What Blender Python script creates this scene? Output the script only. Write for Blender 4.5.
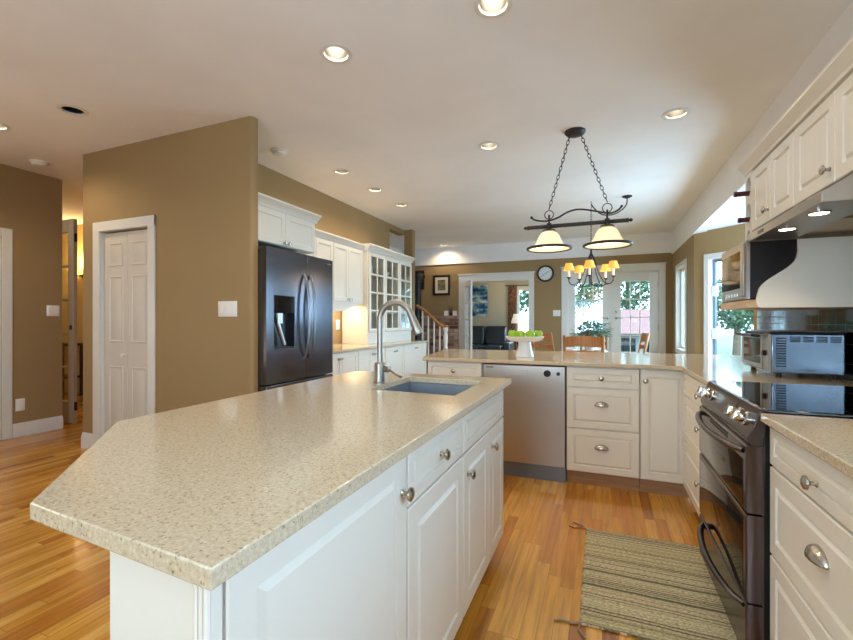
import bpy, bmesh, math, random
from mathutils import Vector, Matrix
random.seed(7)
for o in list(bpy.data.objects): bpy.data.objects.remove(o)
SC = bpy.context.scene
COL = SC.collection
PI = math.pi

# ------------------------------------------------------------------ camera, world, light, exposure
cam_d = bpy.data.cameras.new('camera'); cam = bpy.data.objects.new('camera', cam_d); COL.objects.link(cam)
cam.location = (0, 0, 1.22); cam.rotation_euler = (PI/2, 0, math.atan(175.5/432.0))
cam_d.sensor_width = 36; cam_d.lens = 36*432.0/853; cam_d.shift_y = 0.0012; cam_d.clip_start = 0.02
SC.camera = cam
SC.view_settings.view_transform = 'Standard'; SC.view_settings.look = 'None'
SC.view_settings.gamma = 1; SC.view_settings.exposure = 0.4; SC.view_settings.use_curve_mapping = False

W = bpy.data.worlds.new('world'); SC.world = W; W.use_nodes = True
bg = W.node_tree.nodes['Background']
bg.inputs[0].default_value = (0.52, 0.77, 1.0, 1); bg.inputs[1].default_value = 7.5

def area(name, loc, rot, sx, sy, e, col):
    l = bpy.data.lights.new(name, 'AREA'); l.shape = 'RECTANGLE'; l.size = sx; l.size_y = sy; l.energy = e; l.color = col
    o = bpy.data.objects.new(name, l); COL.objects.link(o); o.location = loc; o.rotation_euler = rot; return o
DAY = (0.50, 0.75, 1.0)
area('ceiling_fill_back', (-1.0, -2.25, 1.5), (PI/2+.9, 0, 0), 1.8, 1.1, 56, (0.78, 0.90, 1.0))       # faces +y and up, fill added to brighten the ceiling
area('island_fill_side', (1.14, .15, 1.65), (PI/2, 0, PI/2), 1.2, 1.0, 14, (0.44, 0.64, 1.0))                    # faces -x, fill added to light the island fronts
area('daylight_bay_window', (1.98, 5.7, 1.45), (PI/2, 0, PI/2), 0.85, 1.3, 78, (0.42, 0.70, 1.0))                     # faces -x
area('warm_fill_left', (-5.55, 0.4, 1.3), (PI/2+.35, 0, -PI/2), 1.6, 1.6, 15, (1.0, 0.88, 0.72))      # faces +x and up, warm fill added for the right-hand cabinets

def spot(name, x, y, z, e, col=(1, .80, .54), size=150, blend=.6, r=.05):
    l = bpy.data.lights.new(name, 'SPOT'); l.energy = e; l.color = col; l.spot_size = math.radians(size); l.spot_blend = blend; l.shadow_soft_size = r
    o = bpy.data.objects.new(name, l); COL.objects.link(o); o.location = (x, y, z); return o
def bulb(name, loc, e, col=(1, .8, .55), r=.03):
    l = bpy.data.lights.new(name, 'POINT'); l.energy = e; l.color = col; l.shadow_soft_size = r
    o = bpy.data.objects.new(name, l); COL.objects.link(o); o.location = loc; return o

# ------------------------------------------------------------------ materials
def lin(c):
    c = c/255.0
    return c/12.92 if c <= .04045 else ((c+.055)/1.055)**2.4
def rgb(t): return (lin(t[0]), lin(t[1]), lin(t[2]), 1)
def mat(name, col, rough=.5, metal=0, **kw):
    m = bpy.data.materials.new(name); m.use_nodes = True
    b = m.node_tree.nodes['Principled BSDF']
    b.inputs['Base Color'].default_value = rgb(col); b.inputs['Roughness'].default_value = rough; b.inputs['Metallic'].default_value = metal
    for k, v in kw.items(): b.inputs[k.replace('_', ' ')].default_value = v
    return m
class NT:
    def __init__(s, m): s.t = m.node_tree; s.b = s.t.nodes['Principled BSDF']
    def n(s, typ, **kw):
        x = s.t.nodes.new(typ)
        for k, v in kw.items(): setattr(x, k, v)
        return x
    def l(s, a, b): s.t.links.new(a, b)
    def math(s, op, a, b=None, c=None):
        x = s.n('ShaderNodeMath', operation=op)
        for i, q in enumerate((a, b, c)):
            if q is None: continue
            if isinstance(q, (int, float)): x.inputs[i].default_value = q
            else: s.l(q, x.inputs[i])
        return x.outputs[0]
    def coord(s, which='Object'):
        return s.n('ShaderNodeTexCoord').outputs[which]
    def mapv(s, src, scale=(1, 1, 1), rot=(0, 0, 0)):
        x = s.n('ShaderNodeMapping'); x.inputs['Scale'].default_value = scale; x.inputs['Rotation'].default_value = rot; s.l(src, x.inputs['Vector']); return x.outputs[0]
    def noise(s, vec, scale, detail=4, rough=.55):
        x = s.n('ShaderNodeTexNoise'); x.inputs['Scale'].default_value = scale; x.inputs['Detail'].default_value = detail; x.inputs['Roughness'].default_value = rough
        s.l(vec, x.inputs['Vector']); return x.outputs['Fac']
    def ramp(s, fac, stops, interp='LINEAR'):
        x = s.n('ShaderNodeValToRGB'); x.color_ramp.interpolation = interp
        e = x.color_ramp.elements
        while len(e) < len(stops): e.new(.5)
        for i, (p, c) in enumerate(stops): e[i].position = p; e[i].color = rgb(c)
        s.l(fac, x.inputs['Fac']); return x.outputs['Color']
    def mix(s, fac, a, b, typ='MIX'):
        x = s.n('ShaderNodeMix', data_type='RGBA', blend_type=typ)
        for i, q in ((0, fac), (6, a), (7, b)):
            if isinstance(q, (int, float)): x.inputs[i].default_value = q
            elif isinstance(q, tuple): x.inputs[i].default_value = q
            else: s.l(q, x.inputs[i])
        return x.outputs[2]
    def base(s, c): s.l(c, s.b.inputs['Base Color'])
    def bump(s, h, strength=.2, dist=.01):
        x = s.n('ShaderNodeBump'); x.inputs['Strength'].default_value = strength; x.inputs['Distance'].default_value = dist
        s.l(h, x.inputs['Height']); s.l(x.outputs[0], s.b.inputs['Normal'])
M = {}
def paint(name, col, rough, bump=.05, sc=220, var=.03):
    m = mat(name, col, rough); t = NT(m); v = t.coord(); n = t.noise(v, sc, 2); t.bump(n, bump, .002)
    c = tuple(max(0, x*(1-var)) for x in col)
    t.base(t.ramp(t.noise(v, 1.5, 3), [(.3, c), (.7, col)])); return m
M['wall'] = paint('tan wall paint', (158, 130, 88), .7, .12)
M['ceil'] = paint('white ceiling paint', (243, 239, 235), .9, .1, 150)
M['trim'] = paint('white trim paint', (226, 222, 214), .4, .0)
M['cab'] = paint('off white cabinet lacquer', (233, 226, 212), .32, .0, 220, .015)
M['door'] = paint('warm white door paint', (214, 205, 192), .42, .02)
M['greydoor'] = paint('greige door paint', (165, 150, 132), .5, .02)
M['inside'] = paint('cabinet interior', (226, 220, 205), .6)
M['nickel'] = mat('brushed nickel', (190, 184, 174), .27, 1)
M['faucet'] = mat('satin nickel faucet', (166, 160, 150), .4, 1)
M['steel'] = mat('brushed stainless steel', (180, 174, 168), .34, 1)
t = NT(M['steel']); v = t.mapv(t.coord(), (2, 2, 220)); t.l(t.math('MULTIPLY_ADD', t.noise(v, 1.0, 2), .14, .27), t.b.inputs['Roughness'])
M['sinksteel'] = mat('sink steel', (150, 156, 164), .42, .85)
M['blacksteel'] = mat('black stainless steel', (110, 113, 123), .17, .95)
M['handlesteel'] = mat('grey fridge handle steel', (138, 138, 144), .28, 1)
M['rangesteel'] = mat('dark range steel', (92, 83, 83), .22, .9)
M['darkside'] = mat('charcoal appliance side', (34, 32, 34), .35, .3)
M['blackglass'] = mat('black glass', (6, 6, 8), .04, 0, IOR=1.52, Coat_Weight=.3)
M['mwglass'] = mat('dark microwave glass', (16, 14, 13), .06, 0, IOR=1.1)
M['ovenglass'] = mat('smoked oven glass', (38, 34, 33), .04, .55)
M['black'] = mat('matt black', (22, 21, 21), .45)
M['iron'] = mat('dark wrought iron', (58, 56, 58), .5, .5)
M['chrome'] = mat('polished chrome', (220, 218, 214), .1, 1)
M['darkglass'] = mat('black fridge control glass', (14, 16, 20), .06)
M['wood'] = mat('honey oak', (176, 116, 62), .4)
t = NT(M['wood']); v = t.mapv(t.coord(), (30, 30, 2.5)); t.base(t.ramp(t.noise(v, 1.2, 6), [(.25, (146, 90, 42)), (.75, (196, 136, 78))]))
M['palewood'] = mat('pale maple shelf edge', (196, 166, 126), .45)
t = NT(M['palewood']); v = t.mapv(t.coord(), (14, 3, 30)); t.base(t.ramp(t.noise(v, 1.2, 5), [(.3, (184, 152, 112)), (.7, (208, 178, 140))]))
M['kick'] = mat('oak toe kick', (168, 126, 88), .5)
t = NT(M['kick']); v = t.mapv(t.coord(), (3, 3, 40)); t.base(t.ramp(t.noise(v, 1.2, 6), [(.25, (148, 106, 70)), (.75, (184, 142, 102))]))
M['plastic'] = mat('white plastic', (236, 232, 224), .4)
M['glass'] = bpy.data.materials.new('window glass'); m = M['glass']; m.use_nodes = True; t = m.node_tree; t.nodes.remove(t.nodes['Principled BSDF'])
tr = t.nodes.new('ShaderNodeBsdfTransparent'); gl = t.nodes.new('ShaderNodeBsdfGlossy'); gl.inputs['Roughness'].default_value = .03
lw = t.nodes.new('ShaderNodeLayerWeight'); lw.inputs[0].default_value = .5; pw = t.nodes.new('ShaderNodeMath'); pw.operation = 'POWER'; pw.inputs[1].default_value = 4.0; t.links.new(lw.outputs['Facing'], pw.inputs[0]); fr = t.nodes.new('ShaderNodeMath'); fr.operation = 'MULTIPLY_ADD'; fr.inputs[1].default_value = .8; fr.inputs[2].default_value = .05; t.links.new(pw.outputs[0], fr.inputs[0]); mx = t.nodes.new('ShaderNodeMixShader')
tr.inputs[0].default_value = (.95, .98, .98, 1)
t.links.new(fr.outputs[0], mx.inputs[0]); t.links.new(tr.outputs[0], mx.inputs[1]); t.links.new(gl.outputs[0], mx.inputs[2]); t.links.new(mx.outputs[0], t.nodes['Material Output'].inputs[0])
def emit(name, col, s, base=(250, 245, 235)):
    m = mat(name, base, .5); b = m.node_tree.nodes['Principled BSDF']; b.inputs['Emission Color'].default_value = rgb(col); b.inputs['Emission Strength'].default_value = s; return m
M['lamp'] = emit('lit lamp lens', (255, 244, 222), 9)
M['lampdim'] = emit('small lit lamp', (255, 238, 210), 4)
M['shadeglass'] = emit('alabaster glass shade', (255, 226, 176), .42, (240, 226, 200))
M['amber'] = emit('amber candle shade', (255, 176, 62), .62, (226, 170, 90))
M['candle'] = emit('ivory candle sleeve', (255, 214, 150), .35, (238, 226, 200))
M['sconceglass'] = emit('lit sconce glass', (255, 200, 90), 2.5)

# quartz
m = M['quartz'] = mat('speckled beige quartz', (205, 186, 155), .13, 0, Coat_Weight=.2, Coat_Roughness=.08)
t = NT(m); v = t.coord()
base = t.ramp(t.noise(v, 130, 4, .7), [(.3, (184, 164, 136)), (.5, (203, 185, 156)), (.72, (219, 204, 178))])
vo = t.n('ShaderNodeTexVoronoi'); vo.inputs['Scale'].default_value = 200
wq = t.n('ShaderNodeTexNoise'); wq.inputs['Scale'].default_value = 160; wq.inputs['Detail'].default_value = 3; t.l(v, wq.inputs['Vector'])
wv = t.n('ShaderNodeVectorMath', operation='MULTIPLY_ADD'); t.l(wq.outputs['Color'], wv.inputs[0]); wv.inputs[1].default_value = (.007, .007, .007); t.l(v, wv.inputs[2]); vv = wv.outputs[0]; t.l(vv, vo.inputs['Vector'])
sepc = t.n('ShaderNodeSeparateColor'); t.l(vo.outputs['Color'], sepc.inputs[0])
dark = t.math('MULTIPLY', t.math('GREATER_THAN', sepc.outputs[0], .86), t.math('LESS_THAN', vo.outputs['Distance'], .42))
c1 = t.mix(t.math('MULTIPLY', dark, .62), base, rgb((128, 104, 78)))
vo2 = t.n('ShaderNodeTexVoronoi'); vo2.inputs['Scale'].default_value = 125; t.l(vv, vo2.inputs['Vector'])
sep2 = t.n('ShaderNodeSeparateColor'); t.l(vo2.outputs['Color'], sep2.inputs[0])
dark2 = t.math('MULTIPLY', t.math('GREATER_THAN', sep2.outputs[1], .9), t.math('LESS_THAN', vo2.outputs['Distance'], .3))
c2 = t.mix(t.math('MULTIPLY', dark2, .55), c1, rgb((108, 92, 76)))
lite = t.math('MULTIPLY', t.math('LESS_THAN', sep2.outputs[0], .14), t.math('LESS_THAN', vo2.outputs['Distance'], .35))
t.base(t.mix(t.math('MULTIPLY', lite, .22), c2, rgb((240, 232, 214))))

# oak floor planks along y
m = M['floor'] = mat('oak strip floor', (200, 140, 70), .22, 0, Coat_Weight=.25, Coat_Roughness=.12)
t = NT(m); v = t.coord(); sx = t.n('ShaderNodeSeparateXYZ'); t.l(v, sx.inputs[0])
px = t.math('DIVIDE', sx.outputs[0], .060); ix = t.math('FLOOR', px)
wn = t.n('ShaderNodeTexWhiteNoise', noise_dimensions='1D'); t.l(ix, wn.inputs['W'])
py = t.math('ADD', t.math('DIVIDE', sx.outputs[1], .75), t.math('MULTIPLY', wn.outputs['Value'], 7.3)); iy = t.math('FLOOR', py)
cb = t.n('ShaderNodeCombineXYZ'); t.l(ix, cb.inputs[0]); t.l(iy, cb.inputs[1])
wn2 = t.n('ShaderNodeTexWhiteNoise', noise_dimensions='2D'); t.l(cb.outputs[0], wn2.inputs['Vector'])
pc = t.ramp(wn2.outputs['Value'], [(0, (160, 96, 30)), (.12, (194, 126, 44)), (.5, (215, 154, 58)), (.85, (226, 168, 74)), (1, (236, 184, 96))])
va = t.n('ShaderNodeVectorMath', operation='ADD'); t.l(t.mapv(v, (46, 2.2, 1)), va.inputs[0]); t.l(wn2.outputs['Color'], va.inputs[1])
va2 = t.n('ShaderNodeVectorMath', operation='MULTIPLY_ADD'); t.l(wn2.outputs['Color'], va2.inputs[0]); va2.inputs[1].default_value = (40, 40, 40); t.l(t.mapv(v, (40, 2.2, 1)), va2.inputs[2])
gr = t.noise(va2.outputs[0], 1.0, 6, .65)
pc = t.mix(1.0, pc, t.ramp(gr, [(.3, (196, 186, 176)), (.6, (255, 255, 255))]), 'MULTIPLY')
fx = t.math('FRACT', px); fy = t.math('FRACT', py)
gap = t.math('MAXIMUM', t.math('LESS_THAN', fx, .03), t.math('LESS_THAN', fy, .0035))
t.base(t.mix(t.math('MULTIPLY', gap, .55), pc, rgb((96, 54, 22))))
t.bump(t.math('SUBTRACT', 1, gap), .25, .001)

# woven rug stripes (bands run along x)
m = M['rug'] = mat('woven rag rug', (160, 152, 116), .95); t = NT(m); v = t.coord(); sx = t.n('ShaderNodeSeparateXYZ'); t.l(v, sx.inputs[0])
wob = t.math('MULTIPLY', t.noise(t.mapv(v, (5, 5, 1)), 1.5, 3), .016)
yy = t.math('ADD', sx.outputs[1], wob)
i1 = t.math('FLOOR', t.math('DIVIDE', yy, .0062)); wn = t.n('ShaderNodeTexWhiteNoise', noise_dimensions='1D'); t.l(i1, wn.inputs['W'])
stripe = t.ramp(wn.outputs['Value'], [(0, (96, 88, 80)), (.09, (150, 138, 112)), (.18, (200, 186, 142)), (.45, (222, 208, 164)), (.7, (238, 228, 190)), (.88, (240, 214, 178)), (1, (206, 194, 164))])
fl = t.noise(t.mapv(v, (70, 260, 1)), 1.0, 4, .7)
t.base(t.mix(1.0, stripe, t.ramp(fl, [(.34, (128, 124, 118)), (.56, (255, 255, 250))]), 'MULTIPLY'))
t.bump(t.math('ADD', t.math('SINE', t.math('MULTIPLY', yy, 1013)), fl), .6, .004)

def brick(name, c1, c2, mortar, bw, rh, ms, off, rough, rot, coat=0):
    m = mat(name, c1, rough, 0, Coat_Weight=coat); t = NT(m); v = t.mapv(t.coord(), (1, 1, 1), rot)
    b = t.n('ShaderNodeTexBrick'); b.offset = off; b.inputs['Scale'].default_value = 1; b.inputs['Brick Width'].default_value = bw; b.inputs['Row Height'].default_value = rh
    b.inputs['Mortar Size'].default_value = ms; b.inputs['Color1'].default_value = rgb(c1); b.inputs['Color2'].default_value = rgb(c2); b.inputs['Mortar'].default_value = rgb(mortar)
    t.l(v, b.inputs['Vector']); t.base(b.outputs['Color']); t.bump(t.math('SUBTRACT', 1, b.outputs['Fac']), .4, .003); return m, t, b
M['tile'], t, b = brick('black glazed tile', (10, 10, 14), (14, 14, 19), (74, 70, 66), .1, .1, .0016, 0, .06, (0, PI/2, 0))
v = t.n('ShaderNodeCombineXYZ'); s2 = t.n('ShaderNodeSeparateXYZ'); t.l(t.coord(), s2.inputs[0]); t.l(s2.outputs[1], v.inputs[0]); t.l(s2.outputs[2], v.inputs[1]); t.l(v.outputs[0], b.inputs['Vector'])
t.l(t.math('MULTIPLY_ADD', b.outputs['Fac'], .5, .05), t.b.inputs['Roughness'])
M['brick'], t, b = brick('red hearth brick', (110, 60, 46), (204, 172, 148), (150, 134, 120), .21, .075, .008, .5, .9, (0, 0, 0))
v = t.n('ShaderNodeCombineXYZ'); s2 = t.n('ShaderNodeSeparateXYZ'); t.l(t.coord(), s2.inputs[0]); t.l(s2.outputs[0], v.inputs[0]); t.l(s2.outputs[2], v.inputs[1]); t.l(v.outputs[0], b.inputs['Vector'])
M['mug'] = mat('white glazed ceramic', (240, 240, 238), .18)
M['apple'] = mat('green apple skin', (140, 186, 40), .28)
t = NT(M['apple']); t.base(t.ramp(t.noise(t.coord(), 30, 3), [(.3, (122, 172, 26)), (.7, (168, 204, 66))]))
M['leaf'] = mat('blue green leaves', (78, 110, 92), .5); t = NT(M['leaf']); t.base(t.ramp(t.noise(t.coord(), 18, 3), [(.3, (70, 112, 92)), (.7, (150, 184, 164))]))
M['leather'] = mat('navy leather', (38, 48, 62), .3)
M['curtain'] = mat('rust patterned curtain', (120, 84, 66), .9); t = NT(M['curtain']); t.base(t.ramp(t.noise(t.coord(), 16, 5, .7), [(.35, (74, 50, 46)), (.5, (140, 88, 62)), (.65, (176, 150, 124))]))
M['cream'] = paint('cream living room wall', (214, 202, 180), .7)
M['frame'] = mat('dark walnut frame', (42, 26, 20), .4)
M['matboard'] = mat('cream mat board', (226, 214, 190), .8)
M['print'] = mat('faded print', (120, 112, 84), .8); t = NT(M['print']); t.base(t.ramp(t.noise(t.coord(), 22, 4), [(.35, (84, 84, 66)), (.65, (150, 140, 106))]))
M['canvas'] = mat('blue abstract canvas', (90, 120, 150), .7); t = NT(M['canvas']); t.base(t.ramp(t.noise(t.mapv(t.coord(), (2.2, 1, 4.5)), 1.3, 6, .62), [(.36, (20, 48, 92)), (.47, (64, 118, 170)), (.55, (150, 190, 214)), (.64, (240, 240, 232))]))
M['yellowwall'] = paint('warm hall wall', (206, 172, 104), .7)
M['grass'] = mat('lawn', (70, 86, 54), .9); t = NT(M['grass']); t.base(t.ramp(t.noise(t.coord(), 3, 6), [(.3, (64, 82, 50)), (.7, (112, 118, 88))]))
M['tree'] = mat('tree leaves', (110, 146, 104), .8); t = NT(M['tree']); t.base(t.ramp(t.noise(t.coord(), 4, 6, .7), [(.3, (54, 78, 54)), (.55, (84, 110, 78)), (.75, (116, 138, 106))]))
M['bark'] = mat('grey bark', (96, 80, 66), .9)
M['redroof'] = mat('faded red roof', (186, 104, 98), .8); t = NT(M['redroof']); t.base(t.ramp(t.noise(t.mapv(t.coord(), (1, 1, 12)), 3, 3), [(.3, (112, 74, 70)), (.7, (132, 90, 84))]))
M['siding'] = mat('grey siding', (128, 128, 126), .8)
M['winebottle'] = mat('dark wine bottle', (30, 14, 18), .18); M['foil'] = mat('burgundy foil', (74, 30, 34), .35, .3)
M['cord'] = mat('jute cord', (160, 132, 100), .9)
M['filter'] = mat('hood grease filter', (196, 172, 138), .38, .6)  # tan reflection on the aluminium put into its base colour
M['screen'] = mat('grey display film', (86, 80, 76), .25, .3)
M['toasterside'] = mat('sky tinted toaster steel', (142, 158, 176), .22, 1)  # blue sky reflection tinted into the steel's colour
M['lampshade'] = emit('white fabric lampshade', (255, 246, 230), .35, (240, 238, 230))
M['white'] = mat('clock dial white', (226, 228, 226), .5)
M['bluegrey'] = mat('blue grey kickplate', (120, 126, 136), .4, .6)

# ------------------------------------------------------------------ mesh builder
def F(side, pos):
    if side == '+x': return lambda u, w, z: (pos+w, u, z)
    if side == '-x': return lambda u, w, z: (pos-w, u, z)
    if side == '-y': return lambda u, w, z: (u, pos-w, z)
    if side == '+y': return lambda u, w, z: (u, pos+w, z)
def FD(ox, oy, ang):     # u along direction ang, w to its left
    c, s = math.cos(ang), math.sin(ang)
    return lambda u, w, z: (ox+u*c-w*s, oy+u*s+w*c, z)
ID = lambda x, y, z: (x, y, z)
class MB:
    def __init__(s, M=ID): s.V = []; s.Fc = []; s.M = M
    def vs(s, pts): i = len(s.V); s.V += [s.M(*p) for p in pts]; return i
    def box(s, x0, x1, y0, y1, z0, z1):
        i = s.vs([(x0,y0,z0),(x1,y0,z0),(x1,y1,z0),(x0,y1,z0),(x0,y0,z1),(x1,y0,z1),(x1,y1,z1),(x0,y1,z1)])
        for f in ((0,3,2,1),(4,5,6,7),(0,1,5,4),(1,2,6,5),(2,3,7,6),(3,0,4,7)): s.Fc.append([i+k for k in f])
        return s
    def rings(s, R, cap0=True, cap1=True, loop=False):
        n = len(R[0]); idx = [s.vs(r) for r in R]
        for a in range(len(R) if loop else len(R)-1):
            p, q = idx[a], idx[(a+1) % len(R)]
            for k in range(n): s.Fc.append([p+k, p+(k+1) % n, q+(k+1) % n, q+k])
        if not loop:
            if cap0: s.Fc.append([idx[0]+k for k in range(n)][::-1])
            if cap1: s.Fc.append([idx[-1]+k for k in range(n)])
        return s
    def prism(s, poly, z0, z1): return s.rings([[(x, y, z0) for x, y in poly], [(x, y, z1) for x, y in poly]])
    def extr(s, prof, u0, u1):   # profile of (w,z) swept along u
        return s.rings([[(u0, w, z) for w, z in prof], [(u1, w, z) for w, z in prof]])
    def tube(s, pts, r, n=10, closed=False, flat=1.0):
        P = [Vector(p) for p in pts]; R = []; N = len(P); up = None
        for i, p in enumerate(P):
            a = P[(i-1) % N] if (closed or i > 0) else p; b = P[(i+1) % N] if (closed or i < N-1) else p
            d = (b-a).normalized()
            if up is None:
                up = Vector((0, 0, 1)) if abs(d.z) < .9 else Vector((1, 0, 0))
            e = d.cross(up); e = e.normalized() if e.length > 1e-6 else Vector((1, 0, 0)); f = e.cross(d).normalized(); up = f
            rr = r[i] if isinstance(r, (list, tuple)) else r
            R.append([tuple(p + e*math.cos(2*PI*k/n)*rr + f*math.sin(2*PI*k/n)*rr*flat) for k in range(n)])
        return s.rings(R, loop=closed)
    def lathe(s, prof, c=(0, 0, 0), ax='z', n=24, open_=False):
        R = []
        for r, h in prof:
            r = max(r, 1e-5); ring = []
            for k in range(n):
                a = 2*PI*k/n; x, y = r*math.cos(a), r*math.sin(a)
                if ax == 'z': ring.append((c[0]+x, c[1]+y, c[2]+h))
                elif ax == 'y': ring.append((c[0]+x, c[1]+h, c[2]+y))
                else: ring.append((c[0]+h, c[1]+x, c[2]+y))
            R.append(ring)
        return s.rings(R, cap0=not open_, cap1=not open_)
    def ball(s, c, r, n=16, m=10, sc=(1, 1, 1)):
        R = []
        for j in range(m+1):
            b = -PI/2 + PI*j/m; rr = max(math.cos(b), 1e-4)
            R.append([(c[0]+r*sc[0]*rr*math.cos(2*PI*k/n), c[1]+r*sc[1]*rr*math.sin(2*PI*k/n), c[2]+r*sc[2]*math.sin(b)) for k in range(n)])
        return s.rings(R)
    def holes(s, outer, holes, z0, z1):     # slab with through holes, in local x,y
        bm = bmesh.new(); loops = [outer]+holes; es = []
        for L in loops:
            vv = [bm.verts.new((x, y, 0)) for x, y in L]
            for k in range(len(vv)): es.append(bm.edges.new((vv[k], vv[(k+1) % len(vv)])))
        bmesh.ops.triangle_fill(bm, use_beauty=True, use_dissolve=False, edges=es)
        bm.verts.index_update(); bm.verts.ensure_lookup_table()
        co = [(v.co.x, v.co.y) for v in bm.verts]
        i0 = s.vs([(x, y, z0) for x, y in co]); i1 = s.vs([(x, y, z1) for x, y in co])
        for f in bm.faces:
            ids = [v.index for v in f.verts]; s.Fc.append([i0+k for k in ids]); s.Fc.append([i1+k for k in ids][::-1])
        o = 0
        for L in loops:
            n = len(L)
            for k in range(n): s.Fc.append([i0+o+k, i0+o+(k+1) % n, i1+o+(k+1) % n, i1+o+k])
            o += n
        bm.free(); return s
    def panel(s, u0, u1, z0, z1, t=.02, fw=.055, w0=0, style='raised'):
        fw = min(fw, .27*min(u1-u0, z1-z0))
        k = min(1.0, fw/.05)
        if style == 'raised': st = [(0, 0), (0, t-.003), (.003, t), (fw, t), (fw+.004*k, t-.010), (fw+.011*k, t-.010), (fw+.021*k, t), (fw+.027*k, t)]
        elif style == 'flat': st = [(0, 0), (0, t-.002), (.002, t), (fw, t), (fw+.004, t-.008)]
        else: st = [(0, 0), (0, t-.003), (.003, t)]
        return s.rings([[(u0+d, w0+w, z0+d), (u1-d, w0+w, z0+d), (u1-d, w0+w, z1-d), (u0+d, w0+w, z1-d)] for d, w in st])
    def build(s, name, m, parent=None, bevel=0, smooth=True, ang=38, solid=0):
        me = bpy.data.meshes.new(name)
        off = Vector((0, 0, 0)); p = parent
        while p is not None: off += p.location; p = p.parent
        me.from_pydata([tuple(Vector(v)-off) for v in s.V], [], s.Fc)
        bm = bmesh.new(); bm.from_mesh(me); bmesh.ops.recalc_face_normals(bm, faces=bm.faces); bm.to_mesh(me); bm.free()
        me.materials.append(M[m] if isinstance(m, str) else m)
        if smooth:
            me.polygons.foreach_set('use_smooth', [True]*len(me.polygons)); me.set_sharp_from_angle(angle=math.radians(ang))
        o = bpy.data.objects.new(name, me); COL.objects.link(o)
        if parent is not None: o.parent = parent
        if bevel:
            b = o.modifiers.new('b', 'BEVEL'); b.width = bevel; b.segments = 2; b.limit_method = 'ANGLE'; b.angle_limit = math.radians(50)
        if solid:
            b = o.modifiers.new('s', 'SOLIDIFY'); b.thickness = solid; b.offset = 0
        return o
def tag(o, label, cat, group=None, kind=None):
    o['label'] = label; o['category'] = cat
    if group: o['group'] = group
    if kind: o['kind'] = kind
    return o
def thing(name, label, cat, loc=(0, 0, 0), group=None, kind=None):
    o = bpy.data.objects.new(name, None); COL.objects.link(o); o.location = loc; o.empty_display_size = .1
    return tag(o, label, cat, group, kind)
def struct(mb, name, m, label=None, bevel=0, **k):
    o = mb.build(name, m, None, bevel, **k); o['kind'] = 'structure'
    if label: o['label'] = label
    return o
def sgroup(name, label, loc=(0, 0, 0)):
    o = bpy.data.objects.new(name, None); COL.objects.link(o); o.location = loc; o['kind'] = 'structure'; o['label'] = label; return o
def dup(root, loc, label=None, group=None, rz=None):
    r = root.copy(); COL.objects.link(r); r.location = loc
    if rz is not None: r.rotation_euler = (0, 0, rz)
    if label: r['label'] = label
    if group: r['group'] = group
    for ch in list(root.children):
        c = ch.copy(); COL.objects.link(c); c.parent = r
        for g in ch.children:
            d = g.copy(); COL.objects.link(d); d.parent = c
    return r
def circ(x, y, r, n=20): return [(x+r*math.cos(2*PI*k/n), y+r*math.sin(2*PI*k/n)) for k in range(n)]

def knob(Mf, u, z, parent, w0=.02, r=.0185):
    mb = MB(lambda a, b, c: Mf(u+a, w0+b, z+c))
    mb.lathe([(.009, 0), (.009, .002), (.0055, .006), (.0055, .014), (.011, .018), (r, .023), (r*.95, .028), (r*.6, .0315), (0, .033)], ax='y', n=18)
    return mb.build('knob', 'nickel', parent)
def cup(Mf, u, z, parent, w0=.02, a=.048, b=.034, c=.026):
    mb = MB(lambda x, y, q: Mf(u+x, w0+y, z+q)); R = []
    for i in range(15):
        al = PI*i/14; rr = max(math.sin(al), .02)
        R.append([(-a*math.cos(al), c*rr*math.cos(ph), b*rr*math.sin(ph)-.012) for ph in [PI/2*j/8 for j in range(9)]])
    idx = [mb.vs(r) for r in R]
    for i in range(14):
        for j in range(8): mb.Fc.append([idx[i]+j, idx[i]+j+1, idx[i+1]+j+1, idx[i+1]+j])
    return mb.build('cup_pull', 'nickel', parent, solid=.002)
def bin_pull(Mf, u, z, parent):
    mb = MB(Mf); mb.box(u-.04, u+.04, .02, .042, z-.004, z+.01); mb.box(u-.045, u+.045, .02, .023, z-.014, z+.014)
    return mb.build('bin_pull', 'nickel', parent, .003)

# ================================================================== SETTING
CZ = 2.83
LIGHTS = [(x*1.019, y*1.019) for x, y in (
 (-1.453, 2.159), (-.503, 2.12), (-.943, 3.815), (.522, 3.763), (-2.537, 3.881), (-2.517, 4.559), (-2.526, 5.298), (-3.67, 2.001), (-3.05, 8.45), (-4.53, 1.913))]
mb = MB(); mb.box(-10, 3.0, -2.6, 9.0, -.1, 0); struct(mb, 'floor', 'floor', 'oak strip floor running towards the dining room')
mb = MB(); mb.holes([(-10, -2.6), (1.4, -2.6), (1.4, 9.0), (-10, 9.0)], [circ(x, y, .074) for x, y in LIGHTS], CZ, CZ+.14)
struct(mb, 'ceiling', 'ceil', 'smooth white ceiling with recessed lights', smooth=False)
# left wall (faces +x) with an opening near the camera
mb = MB(); mb.box(-5.82, -5.70, 2.46, 3.0, 0, CZ); mb.box(-5.82, -5.70, 1.5, 2.46, 2.09, CZ); mb.box(-5.82, -5.70, -2.6, 1.5, 0, CZ)
struct(mb, 'wall_left', 'wall', 'tan wall at the far left with a cased opening')
mb = MB(); mb.box(-5.70, -5.682, 2.46, 2.545, 0, 2.175); mb.box(-5.70, -5.682, 1.41, 1.5, 0, 2.175); mb.box(-5.70, -5.682, 1.5, 2.46, 2.09, 2.175)
mb.box(-5.83, -5.70, 2.445, 2.46, 0, 2.09); mb.box(-5.83, -5.70, 1.5, 1.515, 0, 2.09)
struct(mb, 'trim_1', 'trim', 'white door casing at the left edge', .004)
mb = MB(F('+x', -5.7)); mb.extr([(0, 0), (.018, 0), (.018, .1), (.012, .115), (.010, .13), (.004, .145), (0, .145)], 2.545, 3.0)
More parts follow.
